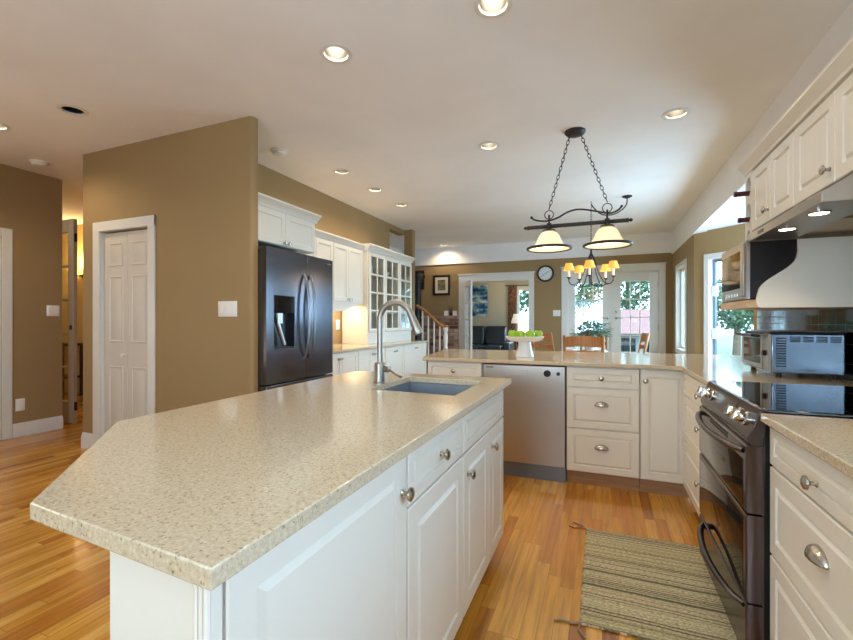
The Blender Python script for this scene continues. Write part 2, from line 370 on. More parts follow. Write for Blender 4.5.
struct(mb, 'baseboard_left', 'trim', 'tall white baseboard on the left tan wall')
# pantry wall (faces the camera)
mb = MB(F('-y', 2.62))
mb.box(-4.65, -4.39, -.065, 0, 0, CZ); mb.box(-4.39, -3.71, -.065, 0, 2.065, CZ); 
arc = [(-2.57+.03*math.sin(a), -.03+.03*math.cos(a)) for a in [PI/2*k/6 for k in range(7)]]
mb.prism([(-3.71, -.065), (-3.71, 0)]+arc+[(-2.54, -.065)], 0, CZ)
struct(mb, 'wall_pantry', 'wall', 'tan pantry wall with a white door and rounded corner')
mb = MB(); mb.box(-4.65, -4.53, 2.69, 4.5, 0, CZ); struct(mb, 'wall_hall_right', 'yellowwall')
mb = MB(F('-y', 2.62))
for a, b, c, d in ((-4.475, -4.385, 0, 2.15), (-3.715, -3.63, 0, 2.15)): mb.box(a, b, 0, .018, c, d); 
mb.box(-4.475, -3.63, 0, .019, 2.06, 2.15)
mb.box(-4.395, -4.38, -.06, 0, 0, 2.06); mb.box(-3.72, -3.705, -.06, 0, 0, 2.06); mb.box(-4.38, -3.72, -.06, 0, 2.06, 2.07)
struct(mb, 'trim_2', 'trim', 'white casing around the pantry door', .004)
mb = MB(F('-y', 2.62)); 
for a, b in ((-4.65, -4.475), (-3.63, -2.57)): mb.extr([(0, 0), (.018, 0), (.018, .1), (.012, .115), (.010, .13), (.004, .145), (0, .145)], a, b)
struct(mb, 'baseboard_pantry', 'trim', 'white baseboard along the pantry wall')
d1 = sgroup('door_1', 'white bifold pantry door with six raised panels', (-4.05, 2.68, 0))
for s, (a, b) in enumerate(((-4.376, -4.052), (-4.048, -3.724))):
    mb = MB(F('-y', 2.672)); mb.box(a, b, 0, .022, .015, 2.045)
    for z0, z1 in ((.18, .80), (1.02, 1.64), (1.73, 1.95)):
        m2 = mb; u0, u1 = a+.07, b-.055
        if s: u0, u1 = a+.055, b-.07
        m2.rings([[(u0+d, .022+w, z0+d), (u1-d, .022+w, z0+d), (u1-d, .022+w, z1-d), (u0+d, .022+w, z1-d)] for d, w in ((0, 0), (.004, .006), (.012, .007), (.018, .001), (.03, .001), (.042, .006))])
    mb.build('door_leaf', 'door', d1)
mb = MB(lambda a, b, c: (-4.085+a, 2.65-b, .905+c)); mb.lathe([(.01, 0), (.008, .012), (.017, .02), (.016, .03), (0, .034)], ax='y'); mb.build('door_knob', 'plastic', d1)
mb = MB(); mb.box(-4.65, -3.3, 3.35, 3.40, 0, CZ); struct(mb, 'wall_pantry_back', 'black')
# hall beyond
mb = MB(); mb.box(-10, -4.53, 4.5, 4.62, 0, CZ); struct(mb, 'wall_hall', 'yellowwall', 'warm lit yellow wall at the end of the hall')
mb = MB(); mb.box(-10, -9.9, -2.6, 4.5, 0, CZ); struct(mb, 'wall_hall_left', 'yellowwall')
mb = MB(); mb.box(-10, -5.82, -2.6, -2.5, 0, CZ); struct(mb, 'wall_hall_back', 'yellowwall')
d2 = sgroup('door_2', 'narrow glass hall door standing open', (-6.1, 3.15, 0))
mb = MB(); x0, x1 = -6.50, -5.73
mb.box(x1-.11, x1, 3.13, 3.17, .02, 2.42); mb.box(x0, x0+.11, 3.13, 3.17, .02, 2.42); mb.box(x0+.11, x1-.11, 3.13, 3.17, .02, .27); mb.box(x0+.11, x1-.11, 3.13, 3.17, 2.27, 2.42)
for k in range(1, 5): z = .27+.4*k; mb.box(x0+.11, x1-.11, 3.135, 3.165, z-.012, z+.012)
mb.build('door_leaf', 'greydoor', d2, .003)
mb = MB(); mb.box(x0+.11, x1-.11, 3.147, 3.153, .27, 2.27); mb.build('glass_pane', 'glass', d2)
for z in (.22, 2.2): 
    mb = MB(); mb.box(x1-.001, x1+.006, 3.135, 3.165, z-.05, z+.05); mb.build('hinge', 'black', d2)
mb = MB(); mb.box(x1-.06, x1-.03, 3.118, 3.13, 1.12, 1.17); mb.build('latch', 'black', d2)
# kitchen left wall
mb = MB(); mb.box(-3.37, -3.25, 2.69, 6.38, 0, CZ); struct(mb, 'wall_kitchen_left', 'wall', 'tan wall above the left run of cabinets')
mb = MB(); mb.box(-3.25, -3.09, 6.95, 7.06, 0, CZ); struct(mb, 'column_family_room', 'wall', 'slim tan column beyond the glass cabinets')
mb = MB(); mb.box(-3.37, -3.25, 6.38, 6.95, 2.745, CZ); struct(mb, 'beam_family_room', 'wall')
mb = MB(); mb.box(-4.32, -4.2, 4.62, 8.9, 0, CZ); struct(mb, 'wall_family', 'ceil', 'white wall of the family room nook')
mb = MB(); mb.box(-4.32, -3.37, 4.5, 4.62, 0, CZ); struct(mb, 'wall_family_back', 'ceil')
# far wall with two openings
mb = MB(F('-y', 8.9)); L0, L1, R0, R1 = -2.72, -1.37, -.63, .97
mb.box(-4.32, L0, -.12, 0, 0, CZ); mb.box(L0, L1, -.12, 0, 2.06, CZ); mb.box(L1, R0, -.12, 0, 0, CZ); mb.box(R0, R1, -.12, 0, 2.15, CZ); mb.box(R1, 1.3, -.12, 0, 0, CZ)
struct(mb, 'wall_far', 'wall', 'tan far wall with french doors and a cased opening')
mb = MB(F('-y', 8.9)); mb.box(-4.2, 1.18, 0, .02, 2.47, CZ); mb.box(-4.2, 1.18, 0, .03, 2.455, 2.475); struct(mb, 'trim_3', 'ceil', 'white band below the ceiling on the far wall')
mb = MB(F('-y', 8.9))
mb.box(L0-.14, L0, 0, .02, 0, 2.06); mb.box(L1, L1+.1, 0, .02, 0, 2.06); mb.box(L0-.14, L1+.1, 0, .022, 2.06, 2.2); mb.box(L0-.16, L1+.12, 0, .04, 2.2, 2.225)
mb.box(L0-.01, L0+.01, -.13, 0, 0, 2.06); mb.box(L1-.01, L1+.01, -.13, 0, 0, 2.06); mb.box(L0, L1, -.13, 0, 2.05, 2.07)
struct(mb, 'trim_4', 'trim', 'white casing of the living room opening', .004)
mb = MB(F('-y', 8.9))
mb.box(R0-.11, R0, 0, .02, 0, 2.15); mb.box(R1, R1+.10, 0, .02, 0, 2.15); mb.box(R0-.11, R1+.1, 0, .022, 2.15, 2.265); mb.box(R0-.125, R1+.115, 0, .04, 2.265, 2.285)
mb.box(R0-.01, R0+.015, -.1, 0, 0, 2.15); mb.box(R1-.015, R1+.01, -.1, 0, 0, 2.15); mb.box(R0, R1, -.1, 0, 2.135, 2.15)
struct(mb, 'trim_5', 'trim', 'white casing around the french doors', .004)
def glazed_leaf(Mf, u0, u1, z0, z1, gu0, gu1, gz0, gz1, nx, nz, parent, mframe, t=.04):
    mb = MB(Mf); mb.box(u0, gu0, -t, 0, z0, z1); mb.box(gu1, u1, -t, 0, z0, z1); mb.box(gu0, gu1, -t, 0, z0, gz0); mb.box(gu0, gu1, -t, 0, gz1, z1)
    o = mb.build('door_leaf', mframe, parent, .003)
    mb = MB(Mf)
    for k in range(1, nx): x = gu0+(gu1-gu0)*k/nx; mb.box(x-.009, x+.009, -t*.75, -t*.25, gz0, gz1)
    for k in range(1, nz): z = gz0+(gz1-gz0)*k/nz; mb.box(gu0, gu1, -t*.75, -t*.25, z-.009, z+.009)
    mb.build('muntins', mframe, o)
    mb = MB(Mf); mb.box(gu0, gu1, -t*.55, -t*.45, gz0, gz1); mb.build('glass_pane', 'glass', o); return o
d3 = sgroup('door_3', 'white double french doors with glass grilles', (.17, 8.94, 0))
Mf = F('-y', 8.94)
glazed_leaf(Mf, R0+.015, .168, .02, 2.13, -.49, .005, .28, 1.965, 3, 5, d3, 'trim'); glazed_leaf(Mf, .172, R1-.015, .02, 2.13, .33, .815, .28, 1.965, 3, 5, d3, 'trim')
mb = MB(Mf); mb.box(.15, .19, 0, .018, .02, 2.13); mb.build('astragal', 'trim', d3)
for u, s in ((.25, 1), (.10, -1)):
    mb = MB(lambda a, b, c: Mf(u+a, b, 1.28+c)); mb.lathe([(.024, 0), (.024, .006), (.01, .01), (.01, .04), (0, .042)], ax='y', n=14); mb.tube([(0, .036, 0), (s*.05, .04, 0), (s*.1, .036, -.006)], .008, 8)
    mb.build('door_handle', 'nickel', d3)
mb = MB(lambda a, b, c: Mf(.25+a, b, 1.40+c)); mb.lathe([(.022, 0), (.022, .012), (.01, .018), (0, .018)], ax='y', n=14); mb.build('deadbolt', 'nickel', d3)
for z in (.3, 1.1, 1.9):
    mb = MB(Mf); mb.box(R1-.022, R1-.008, 0, .01, z-.05, z+.05); mb.build('hinge', 'nickel', d3)
d4 = sgroup('door_4', 'white glass door folded open at the living room opening', (-2.7, 8.9, 0))
ang = math.atan2(8.16-8.88, -2.345+2.70)
glazed_leaf(FD(-2.70, 8.88, ang), 0, .80, .02, 2.04, .1, .70, .25, 1.93, 2, 5, d4, 'trim')
# right wall
mb = MB(); mb.box(1.18, 1.30, .8, 4.4, 0, CZ); mb.box(1.18, 1.30, -2.6, -.5, 0, CZ); mb.box(1.18, 1.30, -.5, .8, 0, 1.1); mb.box(1.18, 1.30, -.5, .8, 2.2, CZ)
mb.box(1.18, 1.30, 4.4, 6.95, 2.44, CZ)
mb.box(1.18, 1.30, 6.95, 7.54, 0, CZ); mb.box(1.18, 1.30, 8.38, 9.0, 0, CZ); mb.box(1.18, 1.30, 7.54, 8.38, 0, .76); mb.box(1.18, 1.30, 7.54, 8.38, 2.09, CZ)
struct(mb, 'wall_right', 'wall', 'tan right wall behind the range and dining area')
mb = MB(F('-x', 1.18)); mb.box(-2.5, 8.88, 0, .014, 2.47, CZ); mb.box(4.4, 8.88, 0, .02, 2.425, 2.475); mb.box(4.4, 6.95, -.125, .0, 2.428, 2.445); struct(mb, 'trim_6', 'ceil', 'white band and header below the ceiling on the right')
mb = MB(); mb.prism([(1.295, 4.4), (2.05, 5.17), (2.05, 6.2), (1.295, 7.0)], 2.44, 2.52); struct(mb, 'ceiling_bay', 'ceil', 'lower ceiling inside the bay window')
mb = MB(F('-x', 1.18)); mb.box(2.515, 4.28, 0, .008, .915, 1.36); mb.box(1.0, 2.515, 0, .008, .915, 1.6); struct(mb, 'wall_backsplash', 'tile', 'black glazed square tile backsplash')
def window(name, label, Mf, u0, u1, z0, z1, sash, casing=.07, th=.12, mid=None, sillm='trim'):
    w = sgroup(name, label, Mf(.5*(u0+u1), 0, z0))
    mb = MB(Mf); c = casing
    mb.box(u0-c, u0, 0, .018, z0-c, z1+c); mb.box(u1, u1+c, 0, .018, z0-c, z1+c); mb.box(u0, u1, 0, .018, z1, z1+c); mb.box(u0, u1, 0, .018, z0-c, z0)
    for a, b in ((u0-.012, u0+.003), (u1-.003, u1+.012)): mb.box(a, b, -th, 0, z0, z1)
    mb.box(u0, u1, -th, 0, z1-.003, z1+.012); mb.box(u0, u1, -th, .03, z0-.012, z0+.006)
    mb.build('casing', 'trim', w, .003)
    mb = MB(Mf); f = .04
    mb.box(u0, u0+f, -th*.8, -th*.45, z0, z1); mb.box(u1-f, u1, -th*.8, -th*.45, z0, z1); mb.box(u0+f, u1-f, -th*.8, -th*.45, z0, z0+f); mb.box(u0+f, u1-f, -th*.8, -th*.45, z1-f, z1)
    if mid: mb.box(.5*(u0+u1)-.02, .5*(u0+u1)+.02, -th*.8, -th*.45, z0, z1)
    mb.build('sash', sash, w, .002)
    mb = MB(Mf); mb.box(u0+f, u1-f, -th*.65, -th*.6, z0+f, z1-f); mb.build('glass_pane', 'glass', w)
    return w
window('window_1', 'tall white dining window on the right wall', F('-x', 1.18), 7.54, 8.38, .76, 2.09, 'trim')
# bay walls: far diagonal, middle, near diagonal
def wallopen(mb, u0, u1, z1, o0, o1, oz0, oz1, th=.12):
    mb.box(u0, o0, -th, 0, 0, z1); mb.box(o1, u1, -th, 0, 0, z1); mb.box(o0, o1, -th, 0, 0, oz0); mb.box(o0, o1, -th, 0, oz1, z1)
D1 = FD(1.95, 6.18, math.atan2(.77, -.77)); DL = math.hypot(.77, .77)
mb = MB(D1); wallopen(mb, 0, DL, 2.44, .13, DL-.22, .7, 2.05); struct(mb, 'wall_bay_far', 'wall', 'tan angled wall of the bay with a window')
wb = window('window_2', 'angled bay window behind the microwave', D1, .13, DL-.22, .7, 2.05, 'bluegrey')
for z in (1.05, 1.62):
    mb = MB(D1); mb.box(DL-.30, DL-.235, -.06, -.02, z-.07, z+.07); mb.build('sash_latch', 'plastic', wb, .004)
D2 = F('-x', 1.95)
mb = MB(D2); wallopen(mb, 5.17, 6.18, 2.44, 5.27, 6.08, .7, 2.05); struct(mb, 'wall_bay_middle', 'wall')
window('window_3', 'middle window of the bay', D2, 5.27, 6.08, .7, 2.05, 'trim')
D3 = FD(1.18, 4.40, math.atan2(.77, .77))
mb = MB(D3); wallopen(mb, 0, DL, 2.44, .2, DL-.2, .95, 2.05); struct(mb, 'wall_bay_near', 'wall')
window('window_4', 'near angled window of the bay', D3, .2, DL-.2, .95, 2.05, 'trim')
# wall behind the camera
mb = MB(F('+y', -2.5)); wallopen(mb, -5.82, 1.3, CZ, -1.95, -.05, .95, 2.15); struct(mb, 'wall_back', 'wall', 'tan wall behind the camera')
window('window_5', 'wide window behind the camera', F('+y', -2.5), -1.95, -.05, .95, 2.15, 'trim', mid=True)
window('window_6', 'unseen side window beside the camera, added to light the island', F('-x', 1.18), -.5, .8, 1.1, 2.2, 'trim')  # unseen window, put in as a source for the island's side light
# living room
mb = MB(F('-y', 12.5)); mb.box(-5, -2.25, -.12, 0, 0, 2.8); mb.box(-1.35, -.88, -.12, 0, 0, 2.8); mb.box(-2.25, -1.35, -.12, 0, 0, .75); mb.box(-2.25, -1.35, -.12, 0, 2.14, 2.8)
struct(mb, 'wall_living', 'cream', 'cream back wall of the living room')
mb = MB(); mb.box(-5.12, -5, 9.02, 12.5, 0, 2.8); struct(mb, 'wall_living_left', 'cream')
mb = MB(); mb.box(-5.1, -.88, 9.02, 12.6, 2.6, 2.7); struct(mb, 'ceiling_living', 'ceil')
mb = MB(F('-x', -1.0)); wallopen(mb, 9.02, 12.5, 2.6, 9.7, 11.7, .5, 2.2); struct(mb, 'wall_living_right', 'cream')
window('window_8', 'unseen living room side window added for light', F('-x', -1.0), 9.7, 11.7, .5, 2.2, 'trim', mid=True)  # unseen opening, put in so sky light reaches the living room
mb = MB(); mb.box(-5.1, -.9, 9.0, 12.6, -.1, 0); struct(mb, 'floor_living', 'floor')
window('window_7', 'living room window beside the patterned curtain', F('-y', 12.5), -2.25, -1.35, .75, 2.14, 'trim')

# ================================================================== ISLAND
XI = -.50; Fi = F('+x', XI)
def carcass(parent, poly, z0, z1, m='cab', name='carcass'): return MB().prism(poly, z0, z1).build(name, m, parent, .002)
u1_ = thing('island_cabinet', 'white island cabinet with one tall raised panel door and angled end', 'cabinet', (-.8, .75, 0), 'island cabinets')
carcass(u1_, [(-.5, .44), (-.70, .44), (-1.1, .82), (-1.1, 1.049), (-.5, 1.049)], .095, .885)
MB().prism([(-.57, .48), (-.70, .48), (-1.06, .84), (-1.06, 1.049), (-.57, 1.049)], 0, .095).build('toe_kick', 'cab', u1_)
mb = MB(Fi); mb.panel(.450, 1.043, .105, .877, fw=.055); dr = mb.build('door', 'cab', u1_); knob(Fi, 1.012, .775, dr)
mb = MB(); mb.box(-.515, -.484, .425, .447, .095, .884)
for k in range(3): mb.lathe([(.005, .095), (.005, .884)], (-.5+.009*k-.006, .424, 0), n=8)
mb.build('corner_post', 'cab', u1_, .003)
mb = MB(F('-y', .44)); mb.panel(-.697, -.516, .10, .882, t=.012, style='slab'); mb.build('end_panel', 'cab', u1_)
mb = MB(); mb.prism([(-.69, .44), (-.745, .44), (-1.1, .795), (-1.1, .83), (-.72, .45)], 0, .11); mb.build('base_molding', 'cab', u1_, .004)
u2_ = thing('island_cabinet', 'white island cabinet with a knobbed drawer over a single door', 'cabinet', (-.8, 1.3, 0), 'island cabinets')
carcass(u2_, [(-.5, 1.051), (-1.1, 1.051), (-1.1, 1.549), (-.5, 1.549)], .095, .885); MB().box(-1.06, -.57, 1.051, 1.549, 0, .095).build('toe_kick', 'cab', u2_)
mb = MB(Fi); mb.panel(1.055, 1.545, .722, .877, fw=.035); dr = mb.build('drawer', 'cab', u2_); knob(Fi, 1.30, .795, dr)
mb = MB(Fi); mb.panel(1.055, 1.545, .105, .714, fw=.06); mb.build('door', 'cab', u2_)
u3_ = thing('island_cabinet', 'white island sink cabinet with a false front over two doors', 'cabinet', (-.8, 1.9, 0), 'island cabinets')
mb = MB(); mb.box(-1.1, -.5, 1.551, 1.57, .095, .885); mb.box(-1.1, -.5, 2.24, 2.262, .095, .885); mb.box(-1.1, -.5, 1.57, 2.24, .095, .115); mb.box(-.52, -.5, 1.57, 2.24, .69, .885); mb.box(-1.1, -1.08, 1.57, 2.24, .115, .885)
mb.build('carcass', 'cab', u3_, .002); MB().box(-1.06, -.57, 1.551, 2.25, 0, .095).build('toe_kick', 'cab', u3_)
mb = MB(Fi); mb.panel(1.556, 2.256, .722, .877, fw=.035); mb.build('false_front', 'cab', u3_)
for a, b, kx in ((1.556, 1.944, 1.60), (1.95, 2.256, 1.995)):
    mb = MB(Fi); mb.panel(a, b, .105, .714, fw=.06); dr = mb.build('door', 'cab', u3_); knob(Fi, kx, .632, dr)
mb = MB(); mb.box(-1.125, -1.102, .85, 2.262, 0, .885); tag(mb.build('island_back_panel', 'cab', None, .002), 'plain white back panel under the island overhang', 'panel')
mb = MB(); hole = [(-.98, 1.70), (-.56, 1.68), (-.56, 2.145), (-.98, 2.165)]
mb.holes([(-.446, .393), (-.446, 2.30), (-1.39, 2.30), (-1.365, .86), (-.889, .421)], [hole], .886, .915)
tag(mb.build('island_countertop', 'quartz', None, .0025), 'speckled beige quartz island countertop with a cut corner', 'countertop')
sk = thing('kitchen_sink', 'undermount steel sink set in the island countertop', 'sink', (-.77, 1.92, .66))
mb = MB(); o = [(-.99, 1.69), (-.55, 1.67), (-.55, 2.155), (-.99, 2.175)]; i = [(-.972, 1.708), (-.568, 1.69), (-.568, 2.137), (-.972, 2.157)]; b = [(-.95, 1.73), (-.59, 1.71), (-.59, 2.117), (-.95, 2.137)]
mb.rings([[(x, y, z) for x, y in p] for p, z in ((b, .655), (o, .68), (o, .885), (i, .885), (i, .70), (b, .67))]); mb.build('basin', 'sinksteel', sk)
mb = MB(); mb.lathe([(.04, .671), (.04, .674), (.03, .675), (.02, .672), (0, .672)], (-.77, 1.92, 0)); mb.build('drain', 'chrome', sk)
fx, fy = -1.012, 1.883
fa = thing('kitchen_faucet', 'brushed nickel gooseneck pull-down faucet beside the island sink', 'faucet', (fx, fy, .915))
mb = MB(); mb.lathe([(.032, .9155), (.032, .919), (.027, .923), (.027, 1.012), (.022, 1.018), (0, 1.018)], (fx, fy, 0)); mb.build('base', 'faucet', fa)
pts = [(fx, fy, 1.01), (fx, fy, 1.12), (fx, fy, 1.225)]+[(fx+.085-.085*math.cos(a), fy, 1.225+.085*math.sin(a)) for a in [math.radians(12*k) for k in range(1, 14)]]
mb = MB(); mb.tube(pts, .0145, 14); mb.build('neck', 'faucet', fa)
e = Vector(pts[-1]); d = Vector((math.sin(math.radians(24)), 0, -math.cos(math.radians(24))))
mb = MB(); mb.tube([e-d*.005, e+d*.01, e+d*.075, e+d*.105, e+d*.112], [.0155, .017, .021, .0235, .021], 16); sp = mb.build('spray_head', 'faucet', fa)
mb = MB(); mb.tube([e+d*.111, e+d*.114], .018, 14); mb.build('nozzle', 'black', sp)
mb = MB(); mb.tube([(fx+.02, fy, .985), (fx+.055, fy-.005, .985)], .016, 14); mb.tube([(fx+.05, fy-.004, .985), (fx+.08, fy-.012, .972), (fx+.125, fy-.02, .953)], [.006, .006, .0075], 10); mb.build('lever', 'faucet', fa)

# ================================================================== PENINSULA
Fp = F('-y', 3.41)
def base_unit(label, u0, u1, group='peninsula cabinets', dep=.6, Mf=Fp, name='base_cabinet', kick='kick'):
    x, y, z = Mf(.5*(u0+u1), -dep/2, 0); r = thing(name, label, 'cabinet', (x, y, 0), group)
    mb = MB(Mf); mb.box(u0, u1, -dep, 0, .1, .885); mb.build('carcass', 'cab', r, .001)
    mb = MB(Mf); mb.box(u0, u1, -.05, -.03, 0, .1); mb.build('toe_kick', kick, r); return r
r = base_unit('white base cabinet left of the dishwasher with a small knobbed drawer', -1.37, -.897)
mb = MB(Fp); mb.panel(-1.366, -.901, .705, .877, fw=.035); d = mb.build('drawer', 'cab', r); knob(Fp, -1.133, .812, d)
mb = MB(Fp); mb.panel(-1.366, -.901, .105, .697); d = mb.build('door', 'cab', r); knob(Fp, -.93, .62, d)
dw = thing('dishwasher', 'stainless steel dishwasher built into the peninsula', 'dishwasher', (-.57, 3.7, 0))
mb = MB(Fp); mb.box(-.887, -.253, -.58, -.005, .02, .87); mb.build('tub', 'darkside', dw)
mb = MB(Fp); mb.rings([[(-.885+a, w, .118+a), (-.256-a, w, .118+a), (-.256-a, w, .877-a), (-.885+a, w, .877-a)] for a, w in ((0, -.004), (0, .022), (.004, .027))]); dd = mb.build('door_panel', 'steel', dw)
mb = MB(Fp); mb.rings([[(-.705+a, .0271+w, .79+a), (-.53-a, .0271+w, .79+a), (-.53-a, .0271+w, .838-a), (-.705+a, .0271+w, .838-a)] for a, w in ((0, 0), (.001, .0015), (.003, .0015), (.004, .0003))]); mb.build('handle_pocket', 'steel', dd)
for u, rr, z in ((-.385, .026, .822), (-.305, .014, .822)):
    mb = MB(lambda a, b, c: Fp(u+a, .027+b, z+c)); mb.lathe([(rr, 0), (rr, .012), (rr*.85, .016), (rr*.62, .016), (rr*.55, .012), (0, .012)], ax='y'); mb.build('control_dial', 'darkside', dd)
mb = MB(Fp); mb.box(-.86, -.80, .0268, .0275, .85, .858); mb.build('badge', 'darkside', dd)
mb = MB(Fp); mb.box(-.886, -.254, -.02, .0, .0, .112); mb.box(-.42, -.405, 0, .003, .02, .06); mb.build('kick_plate', 'bluegrey', dw, .002)
r = base_unit('white three drawer cabinet right of the dishwasher with cup pulls', -.247, .247)
for k, (z0, z1) in enumerate(((.734, .877), (.43, .724), (.108, .42))):
    mb = MB(Fp); mb.panel(-.243, .243, z0, z1, fw=.045); d = mb.build('drawer', 'cab', r)
    if k == 0: knob(Fp, -.005, .803, d)
    else: cup(Fp, -.003, (.612, .298)[k-1], d)
r = base_unit('white corner cabinet with one tall raised panel door by the range run', .25, .556)
mb = MB(Fp); mb.panel(.254, .55, .108, .877, fw=.05); d = mb.build('door', 'cab', r); knob(Fp, .283, .80, d)
mb = MB(); mb.box(-1.37, .55, 4.012, 4.03, 0, .885); tag(mb.build('peninsula_back_panel', 'cab', None, .002), 'white back panel of the peninsula on the dining side', 'panel')

# counters: peninsula + corner, one slab; near right run another
mb = MB(); mb.prism([(-1.405, 3.365), (.40, 3.365), (.497, 3.31), (.497, 2.524), (1.17, 2.524), (1.17, 4.36), (1.10, 4.62), (-1.60, 4.50)], .886, .915)
tag(mb.build('peninsula_countertop', 'quartz', None, .004), 'beige quartz countertop wrapping the peninsula and the corner behind the range', 'countertop')
Fr = F('-x', .53)
r = base_unit('cream narrow drawer cabinet between the range and the corner', 2.524, 3.384, 'right run cabinets', .62, Fr)
for k, (z0, z1) in enumerate(((.734, .877), (.43, .724), (.108, .42))):
    mb = MB(Fr); mb.panel(2.53, 3.36, z0, z1, fw=.05); d = mb.build('drawer', 'cab', r)
    knob(Fr, 2.80, (.80, .615, .312)[k], d)
r = base_unit('cream three drawer cabinet in front of the range at the right edge', .55, 1.742, 'right run cabinets', .62, Fr)
for k, (z0, z1) in enumerate(((.752, .877), (.462, .744), (.108, .454))):
    mb = MB(Fr); mb.panel(1.04, 1.738, z0, z1, fw=.05); d = mb.build('drawer', 'cab', r)
    if k == 0: knob(Fr, 1.40, .803, d)
    else: cup(Fr, 1.385, (.628, .30)[k-1], d)
mb = MB(Fr); mb.panel(.556, 1.034, .108, .877); mb.build('door', 'cab', r)
mb = MB(); mb.prism([(.487, .5), (.487, 1.747), (1.17, 1.747), (1.17, .5)], .886, .915)
tag(mb.build('right_countertop', 'quartz', None, .004), 'beige quartz countertop nearest the camera on the right', 'countertop')

# ================================================================== RANGE
rg = thing('slide_in_range', 'dark stainless slide-in range with two oven doors', 'range', (.8, 2.135, 0))
mb = MB(); mb.box(.50, 1.13, 1.758, 2.512, .06, .895); mb.box(.53, 1.1, 1.8, 2.47, 0, .06); mb.build('body', 'darkside', rg, .003)
mb = MB(); mb.box(.50, 1.14, 1.752, 2.519, .9155, .926); mb.build('cooktop', 'blackglass', rg, .003)
prof = [(.50, .80), (.462, .80), (.455, .826), (.492, .924), (.515, .924)]
mb = MB(); mb.rings([[(x, 1.756, z) for x, z in prof], [(x, 2.514, z) for x, z in prof]]); cp = mb.build('control_panel', 'rangesteel', rg, .003)
nrm = Vector((-.935, 0, .353)); tang = Vector((.353, 0, .935))
def pan(y, h, w): p = Vector((.455, y, .826))+tang*h+nrm*w; return tuple(p)
mb = MB(lambda a, b, c: pan(a, c, b)); mb.box(1.99, 2.28, .0, .003, .018, .088); mb.build('display', 'screen', cp)
for y in (1.84, 1.925, 2.345, 2.43):
    mb = MB(lambda a, b, c: pan(y+a, .052+c, b)); mb.lathe([(.025, 0), (.025, .006), (.017, .01), (.019, .034), (.017, .038), (0, .038)], ax='y', n=18); mb.box(-.006, .006, .034, .046, -.019, .019); mb.build('knob', 'chrome', cp)
def odoor(name, z0, z1, glass):
    mb = MB(F('-x', .50)); mb.rings([[(1.758+a, w, z0+a), (2.512-a, w, z0+a), (2.512-a, w, z1-a), (1.758+a, w, z1-a)] for a, w in ((0, 0), (0, .042), (.006, .05))]); o = mb.build(name, 'rangesteel', rg)
    if glass:
        mb = MB(F('-x', .45)); mb.rings([[(1.79+a, w, z0+.015+a), (2.485-a, w, z0+.015+a), (2.485-a, w, glass-a), (1.79+a, w, glass-a)] for a, w in ((0, -.001), (0, .001), (.002, .002))]); mb.build('window', 'ovenglass', o)
    return o
def bow(parent, z, y0, y1, out, r=.012):
    mb = MB(); pts = []
    for k in range(17):
        f = k/16; pts.append((.455-out*(math.sin(PI*f)**.55), y0+(y1-y0)*f, z-.004*math.sin(PI*f)))
    mb.tube(pts, r, 10, flat=.8); o = mb.build('handle', 'rangesteel', parent); 
    for y in (y0, y1): mb = MB(); mb.box(.438, .452, y-.014, y+.014, z-.014, z+.014); mb.build('handle_mount', 'chrome', o, .003) if False else None
    return o
o = odoor('oven_door', .572, .80, .745); bow(o, .775, 1.79, 2.46, .055, .0135)
mb = MB(F('-x', .4505))
for k in range(9):
    for q in range(2): mb.box(1.99+k*.033, 2.012+k*.033, 0, .002, .768+q*.013, .776+q*.013)
mb.build('vent_slots', 'black', o)
o = odoor('lower_oven_door', .27, .565, .545)
o = odoor('warming_drawer', .07, .263, None); bow(o, .245, 1.79, 2.42, .052, .013)

# ================================================================== RIGHT WALL UPPERS
XU = .82; Fu = F('-x', XU)
def upper(label, u0, u1, z0, z1, doors, knobs, Mf, dep, group, style='raised', kz=None, name='wall_cabinet'):
    x, y, z = Mf(.5*(u0+u1), -dep/2, z0); r = thing(name, label, 'cabinet', (x, y, z0), group)
    mb = MB(Mf); mb.box(u0, u1, -dep, 0, z0, z1); mb.build('carcass', 'cab', r, .001)
    for (a, b), k in zip(doors, knobs):
        mb = MB(Mf); mb.panel(a, b, z0+.004, z1-.012, style=style, fw=.048); d = mb.build('door', 'cab', r)
        if k is not None: knob(Mf, k, kz or z0+.06, d)
    return r
upper('cream two door wall cabinet over the far half of the range hood', 2.424, 3.012, 1.735, 2.09, [(2.722, 3.008), (2.428, 2.716)], [2.745, None], Fu, .35, 'cabinets above the range', kz=1.80)
upper('cream wall cabinet over the near half of the hood, at the right edge', 1.66, 2.42, 1.735, 2.09, [(2.055, 2.416), (1.664, 2.049)], [2.09, None], Fu, .35, 'cabinets above the range', kz=1.795)
upper('cream wall cabinet beyond the right edge', 1.0, 1.656, 1.4, 2.09, [(1.33, 1.652), (1.004, 1.324)], [1.36, 1.3], Fu, .35, 'cabinets above the range')
mb = MB(F('-x', .80)); mb.extr([(-.38, 2.09), (0, 2.09), (.004, 2.09), (.006, 2.105), (.02, 2.118), (.034, 2.138), (.038, 2.142), (.038, 2.154), (-.38, 2.154)], 1.0, 3.14)
struct(mb, 'trim_7', 'cab', 'cream crown molding on the right wall cabinets')
wr = thing('wine_rack', 'narrow cream wine rack of round slots at the end of the cabinets', 'wine rack', (1.0, 3.076, 1.62))
ell = lambda z: [(3.076+.042*math.cos(2*PI*k/20), z+.055*math.sin(2*PI*k/20)) for k in range(20)]
mb = MB(lambda a, b, c: (.80+c, a, b)); mb.holes([(3.016, 1.615), (3.136, 1.615), (3.136, 2.09), (3.016, 2.09)], [ell(1.70), ell(1.855), ell(2.01)], 0, .018); mb.build('front', 'cab', wr, .002)
